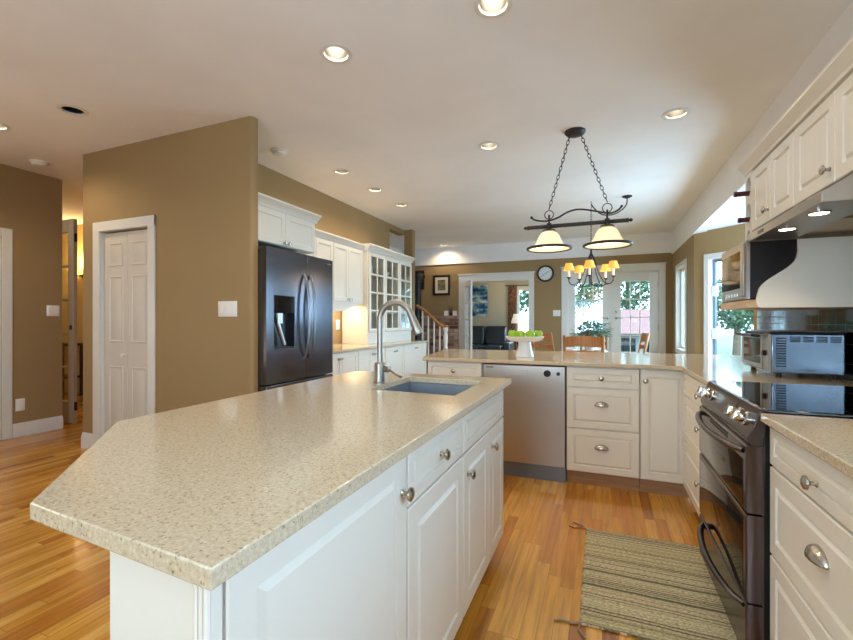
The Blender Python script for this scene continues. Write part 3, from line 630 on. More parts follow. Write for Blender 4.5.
mb = MB(); mb.box(.818, 1.17, 3.016, 3.024, 1.615, 2.09); mb.box(.818, 1.17, 3.128, 3.136, 1.615, 2.09); mb.box(.818, 1.17, 3.024, 3.128, 1.615, 1.625); mb.box(1.16, 1.17, 3.024, 3.128, 1.625, 2.09)
mb.box(.818, 1.16, 3.024, 3.128, 1.772, 1.78); mb.box(.818, 1.16, 3.024, 3.128, 1.927, 1.935); mb.build('case', 'cab', wr)
for z, lab in ((1.985, 'dark wine bottle neck in the top slot of the rack'), (1.83, 'dark wine bottle neck in the middle slot of the rack')):
    zz = 1.935+.038 if z > 1.9 else 1.78+.038
    b_ = thing('wine_bottle', lab, 'bottle', (.95, 3.076, zz), 'bottles in the wine rack')
    mb = MB(); mb.lathe([(0, 0), (.036, .002), (.036, -.19), (.03, -.215), (.0145, -.24), (.0145, -.25)][::-1], (1.05, 3.076, zz), 'x', 18); mb.build('body', 'winebottle', b_)
    mb = MB(); mb.lathe([(.0148, 0), (.0148, -.085), (.0165, -.087), (.0165, -.1), (.012, -.102), (0, -.102)], (.80+(.03 if z > 1.9 else .05), 3.076, zz), 'x', 16); mb.build('foil_neck', 'foil', b_)
# hood
hd = thing('range_hood', 'stainless under-cabinet range hood with two lights', 'range hood', (.9, 2.13, 1.6))
mb = MB(); prof = [(.65, 1.60), (.65, 1.635), (.815, 1.734), (1.16, 1.734), (1.16, 1.60)]
mb.rings([[(x, 1.755, z) for x, z in prof], [(x, 1.763, z) for x, z in prof]]); mb.rings([[(x, 2.497, z) for x, z in prof], [(x, 2.503, z) for x, z in prof]])
prof2 = [(.65, 1.60), (.65, 1.635), (.815, 1.734), (1.16, 1.734), (1.16, 1.726), (.82, 1.726), (.66, 1.63), (.66, 1.60)]
mb.rings([[(x, 1.763, z) for x, z in prof2], [(x, 2.497, z) for x, z in prof2]]); mb.build('canopy', 'steel', hd, .002)
mb = MB(); mb.box(.66, .83, 1.763, 2.497, 1.603, 1.609); mb.build('light_strip', 'steel', hd)
mb = MB(); mb.box(.83, 1.15, 1.763, 2.497, 1.618, 1.624); mb.box(.83, 1.15, 2.118, 2.128, 1.61, 1.618); mb.build('grease_filter', 'filter', hd)
for y in (1.935, 2.22):
    mb = MB(); mb.lathe([(.034, 1.6035), (.034, 1.599), (.030, 1.598), (.028, 1.601), (0, 1.601)], (.71, y, 0)); q = mb.build('hood_light', 'chrome', hd)
    mb = MB(); mb.lathe([(.027, 1.6015), (.027, 1.5985), (0, 1.5985)], (.71, y, 0)); mb.build('lens', 'lamp', q)
    spot('hood_lamp', .71, y, 1.585, 3.0, size=120, r=.03)
mb = MB(F('-x', .65)); mb.box(2.29, 2.36, 0, .002, 1.609, 1.624); mb.build('switch_panel', 'darkside', hd)
# microwave shelf with S curved side panel
ms = thing('microwave_shelf', 'cream microwave shelf with an S-curved side panel beside the range', 'shelf', (.9, 2.75, 1.28))
S = [(1.17, 1.62), (.845, 1.62), (.845, 1.545), (.835, 1.505), (.81, 1.475), (.77, 1.445), (.73, 1.415), (.702, 1.385), (.69, 1.35), (.684, 1.31), (.692, 1.288), (.71, 1.283), (1.17, 1.283)]
def smooth_curve(P):
    out = []
    for i in range(len(P)-1):
        p0, p1, p2, p3 = P[max(i-1, 0)], P[i], P[i+1], P[min(i+2, len(P)-1)]
        for k in range(5):
            u = k/5; out.append(tuple(.5*((2*p1[j])+(-p0[j]+p2[j])*u+(2*p0[j]-5*p1[j]+4*p2[j]-p3[j])*u*u+(-p0[j]+3*p1[j]-3*p2[j]+p3[j])*u**3) for j in (0, 1)))
    return out+[P[-1]]
S2 = [S[0], S[1]]+smooth_curve(S[2:12])+[S[12]]
for y in (2.507, 3.0):
    mb = MB(); mb.rings([[(x, y, z) for x, z in S2], [(x, y+.018, z) for x, z in S2]]); mb.build('side_panel', 'cab', ms, .0015)
mb = MB(); mb.box(.645, 1.17, 2.527, 2.998, 1.284, 1.322); mb.box(.645, .70, 2.51, 2.53, 1.284, 1.322); mb.build('shelf_board', 'palewood', ms, .002)
mw = thing('microwave_oven', 'stainless microwave oven on the curved shelf beside the range', 'microwave', (.85, 2.76, 1.325))
mb = MB(); mb.box(.665, 1.08, 2.53, 2.985, 1.328, 1.612); mb.build('body', 'darkside', mw, .004)
Fm = F('-x', .665); mb = MB(Fm); mb.panel(2.53, 2.985, 1.328, 1.612, t=.018, style='slab'); dm = mb.build('door', 'steel', mw)
mb = MB(Fm); mb.box(2.585, 2.965, .018, .0205, 1.385, 1.572); mb.build('door_glass', 'mwglass', dm)
mb = MB(Fm); mb.box(2.535, 2.578, .018, .03, 1.34, 1.60); mb.build('handle', 'steel', dm, .004)
for k in range(6):
    mb = MB(Fm); mb.box(2.62+k*.05, 2.65+k*.05, .018, .0205, 1.345, 1.365); mb.build('button', 'nickel', dm)
mb = MB()
for y in (2.56, 2.95):
    for x in (.70, 1.04): mb.lathe([(.012, 1.322), (.012, 1.329)], (x, y, 0), n=10)
mb.build('feet', 'black', mw)

# toaster oven
to = thing('toaster_oven', 'brushed steel toaster oven on the counter behind the range', 'toaster oven', (1.0, 3.09, .915))
mb = MB(); mb.box(.845, 1.155, 2.855, 3.33, .94, 1.152); body = mb.build('body', 'toasterside', to, .006)
mb = MB(); mb.box(.835, 1.16, 2.85, 3.335, 1.152, 1.163); mb.build('top', 'darkside', to, .003)
mb = MB(F('-y', 2.855))
for k in range(12): z = .975+k*.0135; mb.box(.865, .91, 0, .002, z, z+.007)
for q in range(4):
    for k in range(4): z = 1.108+k*.008; mb.box(.925+q*.056, .97+q*.056, 0, .002, z, z+.005)
mb.build('vents', 'black', to)
Ft = F('-x', .845); mb = MB(Ft); mb.panel(2.95, 3.325, .955, 1.145, t=.016, fw=.022, style='flat'); do = mb.build('door', 'steel', to)
mb = MB(Ft); mb.box(2.975, 3.30, .0085, .012, .98, 1.12); mb.build('door_glass', 'blackglass', do)
mb = MB(Ft); mb.tube([(3.29, .016, 1.135), (3.29, .05, 1.14), (2.985, .05, 1.14), (2.985, .016, 1.135)], .008, 8); mb.build('handle', 'black', do)
mb = MB(Ft); mb.panel(2.86, 2.945, .945, 1.15, t=.012, style='slab'); cpn = mb.build('control_panel', 'steel', to)
for z in (1.045,):
    mb = MB(lambda a, b, c: Ft(2.90+a, .012+b, z+c)); mb.lathe([(.016, 0), (.014, .016), (0, .017)], ax='y', n=14); mb.build('knob', 'darkside', cpn)
for x in (.885, 1.125):
    for y in (2.885, 3.30):
        mb = MB(); mb.lathe([(.013, .9155), (.016, .94)], (x, y, 0), n=12); mb.build('foot', 'black', to)

# ================================================================== FRIDGE + LEFT RUN
fg = thing('refrigerator', 'black stainless french door refrigerator with water dispenser', 'refrigerator', (-2.85, 3.135, 0))
mb = MB(); mb.box(-3.245, -2.545, 2.695, 3.602, .03, 1.80); mb.box(-3.2, -2.6, 2.7, 3.57, 0, .03); mb.build('cabinet', 'darkside', fg, .004)
Ff = F('+x', -2.46)
mb = MB(lambda a, b, c: (-2.46+c, a, b)); hole = [(2.775, .99), (3.03, .99), (3.03, 1.43), (2.775, 1.43)]
mb.holes([(2.69, .71), (3.19, .71), (3.19, 1.815), (2.69, 1.815)], [hole], -.08, 0); mb.box(2.692, 3.188, .712, 1.813, -.082, -.078); ld = mb.build('left_door', 'blacksteel', fg, .006)
mb = MB(Ff); mb.box(2.776, 3.029, -.02, .002, 1.285, 1.429); mb.build('control_glass', 'darkglass', ld, .002)
mb = MB(Ff); mb.box(2.776, 3.029, -.078, -.07, .99, 1.285); mb.box(2.776, 3.029, -.07, -.0, .99, 1.0); mb.build('dispenser_niche', 'black', ld)
mb = MB(Ff); mb.tube([(2.84, -.03, 1.285), (2.85, -.03, 1.2), (2.92, -.02, 1.02)], [.018, .02, .016], 10); mb.box(2.83, 2.89, -.05, -.01, 1.2, 1.285); mb.build('dispenser_paddle', 'steel', ld)
mb = MB(); mb.box(-2.54, -2.46, 3.196, 3.602, .71, 1.815); rd = mb.build('right_door', 'blacksteel', fg, .006)
mb = MB(Ff); mb.box(3.50, 3.57, 0, .001, 1.765, 1.775); mb.build('badge', 'nickel', rd)
mb = MB(); mb.box(-2.54, -2.46, 2.69, 3.602, .06, .70); fz = mb.build('freezer_drawer', 'blacksteel', fg, .006)
def fhandle(y, par, tw):
    mb = MB(); pts = []
    for k in range(15):
        f = k/14; s = math.sin(PI*f)**.5; pts.append((-2.46+.004+.055*s, y, .885+.75*f))
    mb.tube(pts, .012, 10); mb.build('handle', 'handlesteel', par)
fhandle(3.152, ld, -1); fhandle(3.236, rd, 1)
mb = MB(); mb.tube([(-2.455, 2.75, .64), (-2.41, 2.78, .64), (-2.405, 3.135, .64), (-2.41, 3.49, .64), (-2.455, 3.52, .64)], .012, 10); mb.build('handle', 'steel', fz)
Fo = F('+x', -2.64)
def crown(Mf, u0, u1, z, parent, p=.055, h=.07, side=None):
    mb = MB(Mf); mb.extr([(-.3, z), (.0, z), (.008, z), (.01, z+.015), (p*.6, z+h*.55), (p, z+h*.8), (p, z+h), (-.3, z+h)], u0, u1); return mb.build('crown', 'cab', parent)
r = upper('white two door cabinet mounted above the refrigerator', 2.69, 3.535, 1.885, 2.19, [(2.70, 3.105), (3.109, 3.53)], [3.08, 3.135], Fo, .60, 'left wall cabinets', 'flat', 1.915); crown(Fo, 2.69, 3.585, 2.19, r, .06, .075)
Fl = F('+x', -2.92)
r = upper('white wall cabinet partly hidden behind the refrigerator', 3.605, 4.262, 1.455, 2.15, [(3.61, 3.93), (3.934, 4.258)], [3.90, None], Fl, .32, 'left wall cabinets', 'flat'); crown(Fl, 3.605, 4.262, 2.15, r, .05, .07)
mb = MB(Fl); mb.box(3.605, 4.262, -.02, .004, 1.33, 1.455); mb.build('valance', 'cab', r)
r = upper('white two door wall cabinet beside the glass hutch', 4.264, 4.955, 1.455, 2.15, [(4.27, 4.583), (4.587, 4.935)], [4.56, 4.62], Fl, .32, 'left wall cabinets', 'flat', 1.485); crown(Fl, 4.264, 4.955, 2.15, r, .05, .07)
mb = MB(Fl); P_ = [(4.264, 1.455), (4.264, 1.325), (4.5, 1.345), (4.75, 1.41), (4.955, 1.45), (4.955, 1.455)]
mb.rings([[(u, -.02, z) for u, z in P_], [(u, .004, z) for u, z in P_]]); mb.build('valance', 'cab', r)
uc = thing('under_cabinet_light', 'slim lit lamp under the white cabinets beside the refrigerator', 'lamp', (-3.05, 4.6, 1.44), None)
mb = MB(); mb.box(-3.12, -3.0, 4.3, 4.9, 1.437, 1.454); mb.build('housing', 'plastic', uc)
mb = MB(); mb.box(-3.105, -3.015, 4.32, 4.88, 1.431, 1.437); mb.build('lens', 'lampdim', uc)
area('under_cabinet_lamp', (-3.06, 4.6, 1.428), (0, 0, 0), .08, .56, 3.2, (1, .86, .62))
# glass hutch
ht = thing('glass_front_hutch', 'white hutch with three glass-paned doors standing on the left counter', 'cabinet', (-3.05, 5.66, .915))
Fh = F('+x', -2.85)
mb = MB(Fh); mb.box(4.958, 4.978, -.39, 0, .9155, 2.15); mb.box(6.34, 6.36, -.39, 0, .9155, 2.15); mb.box(4.978, 6.34, -.39, 0, 2.13, 2.15); mb.box(4.978, 6.34, -.39, 0, .9155, 1.07); mb.box(4.978, 6.34, -.39, -.375, 1.07, 2.13)
for z in (1.34, 1.6, 1.86): mb.box(4.978, 6.34, -.375, -.03, z-.009, z+.009)
for u in (5.425, 5.895): mb.box(u-.01, u+.01, -.375, 0, 1.07, 2.13)
mb.build('case', 'cab', ht, .002)
crown(Fh, 4.94, 6.385, 2.15, ht, .06, .085)
for a, b in ((4.982, 5.42), (5.43, 5.89), (5.90, 6.338)):
    mb = MB(Fh); f = .045; z0, z1 = 1.075, 2.128
    mb.box(a, a+f, .0, .02, z0, z1); mb.box(b-f, b, 0, .02, z0, z1); mb.box(a+f, b-f, 0, .02, z0, z0+f); mb.box(a+f, b-f, 0, .02, z1-f, z1)
    c = .5*(a+b); mb.box(c-.011, c+.011, .004, .018, z0+f, z1-f)
    for k in (1, 2, 3): z = z0+f+(z1-z0-2*f)*k/4; mb.box(a+f, b-f, .004, .018, z-.011, z+.011)
    d = mb.build('glass_door', 'cab', ht, .002)
    mb = MB(Fh); mb.box(a+f, b-f, .008, .011, z0+f, z1-f); mb.build('glass_pane', 'glass', d)
# items in the hutch: dishes
bowl0 = None; BR = random.Random(3)
for u, z, kind in ((5.12, 1.869, 'b'), (5.30, 1.869, 'g'), (5.62, 1.609, 'g'), (5.75, 1.869, 'b'), (5.15, 1.349, 'p'), (5.6, 1.349, 'b'), (6.05, 1.609, 'g'), (6.2, 1.349, 'p'), (5.14, 1.609, 'b')):
    mb = MB(); nm = {'b': ('bowl', 'white bowl'), 'g': ('jug', 'white jug'), 'p': ('plate_stack', 'white stack of plates')}[kind]
    if kind == 'b': mb.lathe([(.03, 0), (.035, .004), (.075, .05), (.08, .075), (.076, .075), (.07, .05), (.03, .012), (0, .01)], (-3.02, u, z))
    elif kind == 'g': mb.lathe([(.035, 0), (.05, .03), (.052, .09), (.035, .14), (.04, .17), (.036, .17), (.03, .14), (.045, .09), (.03, .01), (0, .01)], (-3.02, u, z))
    else: mb.lathe([(.05, 0), (.09, .012), (.09, .06), (.06, .056), (0, .056)], (-3.02, u, z))
    dr = {5.12: 'left', 5.30: 'left', 5.62: 'middle', 5.75: 'middle', 5.15: 'left', 5.6: 'middle', 6.05: 'right', 6.2: 'right', 5.14: 'left'}[u]
    sh = {1.869: 'top', 1.609: 'second', 1.349: 'third'}[z]
    tag(mb.build(nm[0], 'mug'), f'{nm[1]} on the {sh} shelf behind the {dr} hutch door', nm[0].split('_')[0], 'dishes in the hutch')
Fb = F('+x', -2.60)
for k, (a, b, lab, pulls) in enumerate(((3.622, 4.284, 'white base cabinet on the left run next to the refrigerator', [3.91]), (4.288, 4.948, 'white base cabinet second from the refrigerator on the left run', [4.64]), (4.952, 5.52, 'white base cabinet third from the refrigerator under the glass hutch', [5.25]), (5.524, 6.36, 'white base cabinet at the far end of the left run', [5.94]))):
    r = base_unit(lab, a, b, 'left run base cabinets', .62, Fb, kick='cab'); h = .5*(a+b)
    for q in range(1 if k > 1 else 2):
        c, d_ = (a+.004, b-.004) if k > 1 else ((a+.004, h-.002) if q == 0 else (h+.002, b-.004))
        mb = MB(Fb); mb.panel(c, d_, .11, .877, style='flat', fw=.05); d = mb.build('door', 'cab', r)
        if k > 1 or q == 0: bin_pull(Fb, pulls[0] if k > 1 else pulls[0], .815, d)
mb = MB(); mb.box(-3.248, -2.555, 3.615, 6.39, .886, .915); tag(mb.build('left_countertop', 'quartz', None, .004), 'grey edged quartz countertop along the left wall under the hutch', 'countertop')

# ================================================================== PLATES, SWITCHES, DETECTORS, DOWNLIGHTS
def plate(name, label, Mf, u, z, w, h, n, kind, cat):
    x, y, zz = Mf(u, 0, z); r = thing(name, label, cat, (x, y, zz), 'wall plates')
    mb = MB(Mf); mb.rings([[(u-w/2+a, q, z-h/2+a), (u+w/2-a, q, z-h/2+a), (u+w/2-a, q, z+h/2-a), (u-w/2+a, q, z+h/2-a)] for a, q in ((0, 0), (0, .003), (.004, .006))]); mb.build('cover_plate', 'plastic', r)
    for k in range(n):
        c = u+(k-(n-1)/2)*w/(n+.2)
        if kind == 'rocker': mb = MB(Mf); mb.box(c-.016, c+.016, .005, .009, z-.033, z+.033); mb.build('rocker', 'plastic', r, .002)
        elif kind == 'outlet':
            for q in (-.02, .02): mb = MB(Mf); mb.box(c-.014, c+.014, .005, .008, z+q-.013, z+q+.013); mb.build('socket', 'plastic', r, .003)
    return r
plate('light_switch', 'white triple light switch on the tan pantry wall', F('-y', 2.62), -2.793, 1.317, .2, .125, 3, 'rocker', 'light switch')
plate('light_switch', 'white double light switch on the left tan wall', F('+x', -5.7), 2.91, 1.335, .12, .12, 2, 'rocker', 'light switch')
plate('blank_wall_plate', 'white blank plate low on the left tan wall', F('+x', -5.7), 2.615, .335, .08, .13, 0, 'blank', 'wall plate')
plate('light_switch', 'white light switch between the clock and the french doors', F('-y', 8.9), -.83, 1.375, .14, .12, 2, 'rocker', 'light switch')
plate('wall_outlet', 'white outlet above the left counter beside the refrigerator', F('+x', -3.25), 4.87, 1.17, .08, .13, 1, 'outlet', 'outlet')
LB = ['lit recessed ceiling light above the near end of the island', 'lit recessed ceiling light at the top edge of the photo', 'lit recessed ceiling light left of the pendant light', 'lit recessed ceiling light near the right wall cabinets',
      'small recessed light nearest the smoke detector, first of three by the left wall', 'small recessed light, middle one of three by the left wall', 'small recessed light, farthest of three by the left wall', 'unlit dark recessed light above the pantry wall', 'small lit recessed light near the far wall band', 'lit recessed light at the far left edge of the ceiling']
M['reflector'] = mat('can reflector', (128, 124, 118), .4, .6)
for k, (x, y) in enumerate(LIGHTS):
    r = thing('recessed_light', LB[k], 'ceiling light', (x, y, CZ), 'recessed ceiling lights'); big = k < 4 or k == 9
    mb = MB(); mb.lathe([(.074, .01), (.074, 0), (.095, -.001), (.097, -.006), (.072, -.008), (.069, 0), (.069, .01)], (x, y, CZ), n=28, open_=True); mb.build('trim_ring', 'trim', r)
    mb = MB(); mb.lathe([(.0725, .004), (.0725, .1), (.06, .125), (.058, .12), (.069, .098), (.069, .004)], (x, y, CZ), n=28, open_=True); mb.build('reflector', 'black' if k == 7 else 'reflector', r)  # shade inside the unlit can, reflector to bulb, painted black
    mb = MB(); mb.lathe([(.073, .135), (.073, .125), (0, .125)], (x, y, CZ)); mb.build('can', 'black' if k == 7 else 'steel', r)
    if k != 7:
        mb = MB(); mb.lathe([(.02, .124), (.042, .09), (.046, .07), (.034, .058), (0, .054)], (x, y, CZ)); mb.build('bulb', 'lamp' if big else 'lampdim', r)
        spot('downlight', x, y, CZ-.01, (13 if k in (2, 3) else 22) if big else 15, size=155)
    else:
        mb = MB(); mb.lathe([(.02, .12), (.046, .1), (.05, .085), (.036, .075), (0, .07)], (x, y, CZ)); mb.build('bulb', 'black', r)
for x, y, lab in ((-5.28, 2.576, 'white smoke detector on the ceiling over the left wall'), (-2.834, 3.265, 'white smoke detector on the ceiling above the refrigerator')):
    r = thing('smoke_detector', lab, 'smoke detector', (x, y, CZ), 'smoke detectors')
    mb = MB(); mb.lathe([(.075, 0), (.075, -.012), (.068, -.016)], (x, y, CZ)); mb.build('base', 'plastic', r)
    mb = MB(); mb.lathe([(.06, -.014), (.058, -.034), (.045, -.042), (0, -.043)], (x, y, CZ)); mb.build('cover', 'plastic', r)

# ================================================================== PENDANT
def chain(mb, a, b, n, r=.0032, L=None):
    a, b = Vector(a), Vector(b); d = (b-a); L = d.length/n; d.normalize(); s1 = d.cross(Vector((0, 1, 0))).normalized() if abs(d.y) < .9 else Vector((1, 0, 0)); s2 = d.cross(s1)
    for k in range(n):
        c = a+d*L*(k+.5); s = s1 if k % 2 else s2; h = L*.64; w = L*.3
        mb.tube([tuple(c+d*(h*math.cos(t))+s*(w*math.sin(t))) for t in [2*PI*q/12 for q in range(12)]], r, 6, closed=True)
py = 3.87
pd = thing('pendant_light', 'dark iron two-shade island pendant hanging over the peninsula', 'pendant light', (-.20, py, CZ))
mb = MB(); mb.lathe([(.085, 0), (.085, -.012), (.07, -.03), (.03, -.04), (0, -.042)], (-.212, py, CZ)); mb.build('canopy', 'iron', pd)
for sx_, (bx, bz) in ((-.255, (-.425, 2.17)), (-.165, (.040, 2.185))):
    mb = MB(); chain(mb, (sx_, py, CZ-.035), (bx, py, bz+.02), 17); mb.build('chain', 'iron', pd)
    mb = MB(); mb.tube([(bx+.037*math.cos(t), py, bz-.03+.037*math.sin(t)) for t in [2*PI*q/24 for q in range(24)]], .004, 8, closed=True); mb.build('ring', 'iron', pd)
mb = MB(); mb.tube([(-.60, py, 2.04), (.19, py, 2.04)], .017, 12)
for x, s in ((-.60, -1), (.19, 1)): mb.lathe([(.02, 0), (.02, s*.01), (.009, s*.014), (.016, s*.026), (.012, s*.034), (0, s*.045)], (x, py, 2.04), 'x', 14)
mb.build('bar', 'iron', pd)
P_ = smooth_curve([(-.575, 2.13), (-.55, 2.108), (-.49, 2.092), (-.425, 2.09), (-.35, 2.11), (-.27, 2.15), (-.19, 2.165), (-.09, 2.148), (.04, 2.112), (.09, 2.115), (.13, 2.135), (.15, 2.16)])
mb = MB(); mb.tube([(x, py+.0, z) for x, z in P_], .0075, 8); mb.ball((-.575, py, 2.13), .012); mb.ball((.15, py, 2.16), .010); mb.build('scroll', 'iron', pd)
for x in (-.425, .040):
    mb = MB(); mb.lathe([(.008, 2.14), (.008, 2.07), (.02, 2.065), (.02, 2.02), (.05, 2.012), (.058, 1.995), (.05, 1.995)], (x, py, 0)); mb.build('fitter', 'iron', pd)
    mb = MB(); pr_ = [(.055, 2.0), (.075, 1.985), (.092, 1.955), (.108, 1.915), (.13, 1.885), (.16, 1.877), (.182, 1.86), (.176, 1.856), (.156, 1.862), (.125, 1.879), (.102, 1.912), (.086, 1.952), (.07, 1.978), (.05, 1.992)]
    mb.lathe(pr_, (x, py, -.012), n=36, open_=True); sh = mb.build('glass_shade', 'shadeglass', pd)
    mb = MB(); mb.tube([(x+.182*math.cos(t), py+.182*math.sin(t), 1.848) for t in [2*PI*q/40 for q in range(40)]], .0115, 8, closed=True); mb.build('rim', 'iron', sh)
    mb = MB(); mb.ball((x, py, 1.925), .032); mb.build('bulb', 'lampdim', pd); bulb('pendant_bulb', (x, py, 1.88), 2.0)

# ================================================================== DINING
cx, cyy = -.135, 6.22
ch = thing('chandelier', 'iron five-arm chandelier with small amber shades over the dining table', 'chandelier', (cx, cyy, 2.1))
mb = MB(); mb.lathe([(.06, 0), (.06, -.01), (.03, -.025), (0, -.03)], (.30, 6.13, CZ)); mb.build('canopy', 'iron', ch)
mb = MB(); P_ = smooth_curve([(.30, 2.81), (.29, 2.72), (.22, 2.65), (.12, 2.615), (.0, 2.635), (-.08, 2.71), (-.135, 2.79)])
mb.tube([(x, 6.13+(cyy-6.13)*(.30-x)/.435, z) for x, z in P_], .008, 7); mb.build('swag_cord', 'iron', ch)
mb = MB(); mb.tube([(cx, cyy, 2.83), (cx, cyy, 2.77), (cx+.012, cyy, 2.755), (cx, cyy, 2.74)], .004, 6); chain(mb, (cx, cyy, 2.75), (cx, cyy, 2.2), 17, .003); mb.build('chain', 'iron', ch)
mb = MB(); mb.lathe([(.012, 2.22), (.022, 2.19), (.012, 2.16), (.018, 2.12), (.008, 2.09), (.012, 1.76), (.022, 1.74), (.008, 1.71), (0, 1.69)], (cx, cyy, 0), n=14); mb.build('stem', 'iron', ch)
for k in range(5):
    a = math.radians(-92.9+72*k); c, s = math.cos(a), math.sin(a); P = lambda r, z: (cx+r*c, cyy+r*s, z)
    mb = MB(); mb.tube([P(*q) for q in smooth_curve([(.0, 2.15), (.05, 2.03), (.10, 1.86), (.17, 1.74), (.24, 1.71), (.285, 1.745), (.29, 1.80)])], .007, 7); mb.tube([P(*q) for q in smooth_curve([(.0, 1.72), (.1, 1.69), (.2, 1.70), (.25, 1.712)])], .005, 6); ar = mb.build('arm', 'iron', ch)
    x, y, _ = P(.29, 0)
    mb = MB(); mb.lathe([(.008, 1.79), (.028, 1.805), (.03, 1.812), (.012, 1.815)], (x, y, 0), n=14); mb.build('drip_cup', 'iron', ar)
    mb = MB(); mb.lathe([(.015, 1.813), (.015, 1.90), (0, 1.90)], (x, y, 0), n=12); mb.build('candle_sleeve', 'candle', ar)
    mb = MB(); mb.lathe([(.074, 1.905), (.072, 1.915), (.044, 2.0), (.04, 2.0), (.068, 1.912)], (x, y, 0), n=20, open_=True); mb.build('shade', 'amber', ar)
bulb('chandelier_bulb', (cx, cyy, 1.86), 3.5, (1, .72, .4), .2)
# dining table and chairs
tb = thing('dining_table', 'honey oak dining table beyond the peninsula', 'dining table', (-.13, 6.15, 0))
mb = MB(); mb.box(-.6, .34, 5.3, 7.0, .72, .755); mb.build('tabletop', 'wood', tb, .006)
mb = MB(); mb.box(-.52, .26, 5.38, 5.4, .62, .72); mb.box(-.52, .26, 6.9, 6.92, .62, .72); mb.box(-.52, -.5, 5.4, 6.9, .62, .72); mb.box(.24, .26, 5.4, 6.9, .62, .72); mb.build('apron', 'wood', tb)
for x in (-.5, .24):
    for y in (5.4, 6.9): mb = MB(); mb.lathe([(.025, 0), (.03, .1), (.022, .2), (.038, .45), (.03, .6), (.04, .72)], (x, y, 0), n=12); mb.build('leg', 'wood', tb)
def chair(label, loc, rz):
    r = thing('dining_chair', label, 'chair', (0, 0, 0), 'chairs around the dining table')
    mb = MB(); mb.prism([(-.21, -.21), (.21, -.21), (.23, .22), (-.23, .22)], .43, .455); mb.build('seat', 'wood', r, .006)
    for x in (-.2, .2):
        mb = MB(); mb.tube([(x*1.05, .2, 0), (x*1.05, .2, .43)], [.016, .02], 8); mb.build('leg', 'wood', r)
        mb = MB(); mb.tube([(x*.95, -.24, 0), (x*.97, -.2, .43), (x*.98, -.22, .75), (x, -.28, 1.045), (x, -.285, 1.06)], [.016, .02, .019, .017, .01], 8); mb.build('leg', 'wood', r)
    for k, (z, h) in enumerate(((.985, .11), (.86, .05), (.72, .05))):
        yb = {0: -.265, 1: -.238, 2: -.215}[k]; R = []
        for q in range(9):
            f = q/8; x = -.2+.4*f; yy = yb-.03*math.sin(PI*f); arch = .018*math.sin(PI*f) if k == 0 else .01*math.sin(PI*f)
            R.append([(x, yy-.008, z-h/2+arch*.5), (x, yy+.008, z-h/2+arch*.5), (x, yy+.008, z+h/2+arch), (x, yy-.008, z+h/2+arch)])
        mb = MB(); mb.rings(R); mb.build('back_slat', 'wood', r, .003)
    mb = MB(); mb.tube([(-.21, .2, .2), (.21, .2, .2)], .011, 8)
    for x in (-.205, .205): mb.tube([(x, .2, .16), (x*.95, -.215, .16)], .011, 8)
    mb.build('stretcher', 'wood', r)
    r.location = loc; r.rotation_euler = (0, 0, rz); return r
c0 = chair('wooden ladder-back chair with its back to the peninsula, below the chandelier', (-.19, 5.33, 0), 0)
dup(c0, (-.64, 6.55, 0), 'wooden chair on the left of the table beside the fruit stand', None, -PI/2+.9)
dup(c0, (.27, 6.5, 0), 'wooden chair in front of the right french door', None, PI/2+.08)
dup(c0, (-.17, 7.3, 0), 'wooden chair at the far end of the table behind the plant', None, PI-.2)
pl = thing('potted_plant', 'leafy blue-green houseplant in a white pot on the dining table', 'plant', (-.13, 6.1, .755))
mb = MB(); mb.lathe([(.06, .756), (.065, .76), (.08, .87), (.085, .88), (.075, .88), (.065, .86), (0, .86)], (-.13, 6.1, 0)); mb.build('pot', 'mug', pl)
mb = MB(); R_ = random.Random(5)
for k in range(480):
    a = R_.uniform(0, 2*PI); rr = R_.uniform(.03, .25)*R_.uniform(.6, 1); z = 1.01+R_.uniform(0, .24)*(1-(rr/.3)**2)+R_.uniform(-.03, .03); x, y = -.13+rr*math.cos(a), 6.1+rr*math.sin(a)
    d = Vector((math.cos(a)+R_.uniform(-.6, .6), math.sin(a)+R_.uniform(-.6, .6), R_.uniform(-.5, .5))).normalized(); s = d.cross(Vector((0, 0, 1))).normalized()*R_.uniform(.016, .026); L = R_.uniform(.06, .10); p = Vector((x, y, z))
    i = mb.vs([tuple(p), tuple(p+d*L*.45+s), tuple(p+d*L+Vector((0, 0, -.012))), tuple(p+d*L*.45-s)]); mb.Fc.append([i, i+1, i+2, i+3])
mb.build('foliage', 'leaf', pl, smooth=False)
mb = MB()
for k in range(22):
    a = 2*PI*k/22; rr = .12+.08*(k % 3); mb.tube([(-.13, 6.1, .88), (-.13+.4*rr*math.cos(a), 6.1+.4*rr*math.sin(a), 1.0), (-.13+rr*math.cos(a), 6.1+rr*math.sin(a), 1.06)], .0025, 5)
mb.build('stems', 'leaf', pl)
for x, y, lab in ((-.36, 5.75, 'white ceramic mug on the dining table at the left of the chair back'), (-.02, 5.72, 'white ceramic mug on the dining table at the right of the chair back')):
    r = thing('mug', lab, 'mug', (x, y, .755), 'mugs on the dining table')
    mb = MB(); mb.lathe([(.05, .756), (.062, .77), (.07, .87), (.066, .87), (.058, .78), (0, .77)], (x, y, 0)); mb.build('cup', 'mug', r)
    mb = MB(); mb.tube([(x+.064, y, .85), (x+.1, y, .84), (x+.1, y, .80), (x+.06, y, .79)], .007, 8); mb.build('handle', 'mug', r)
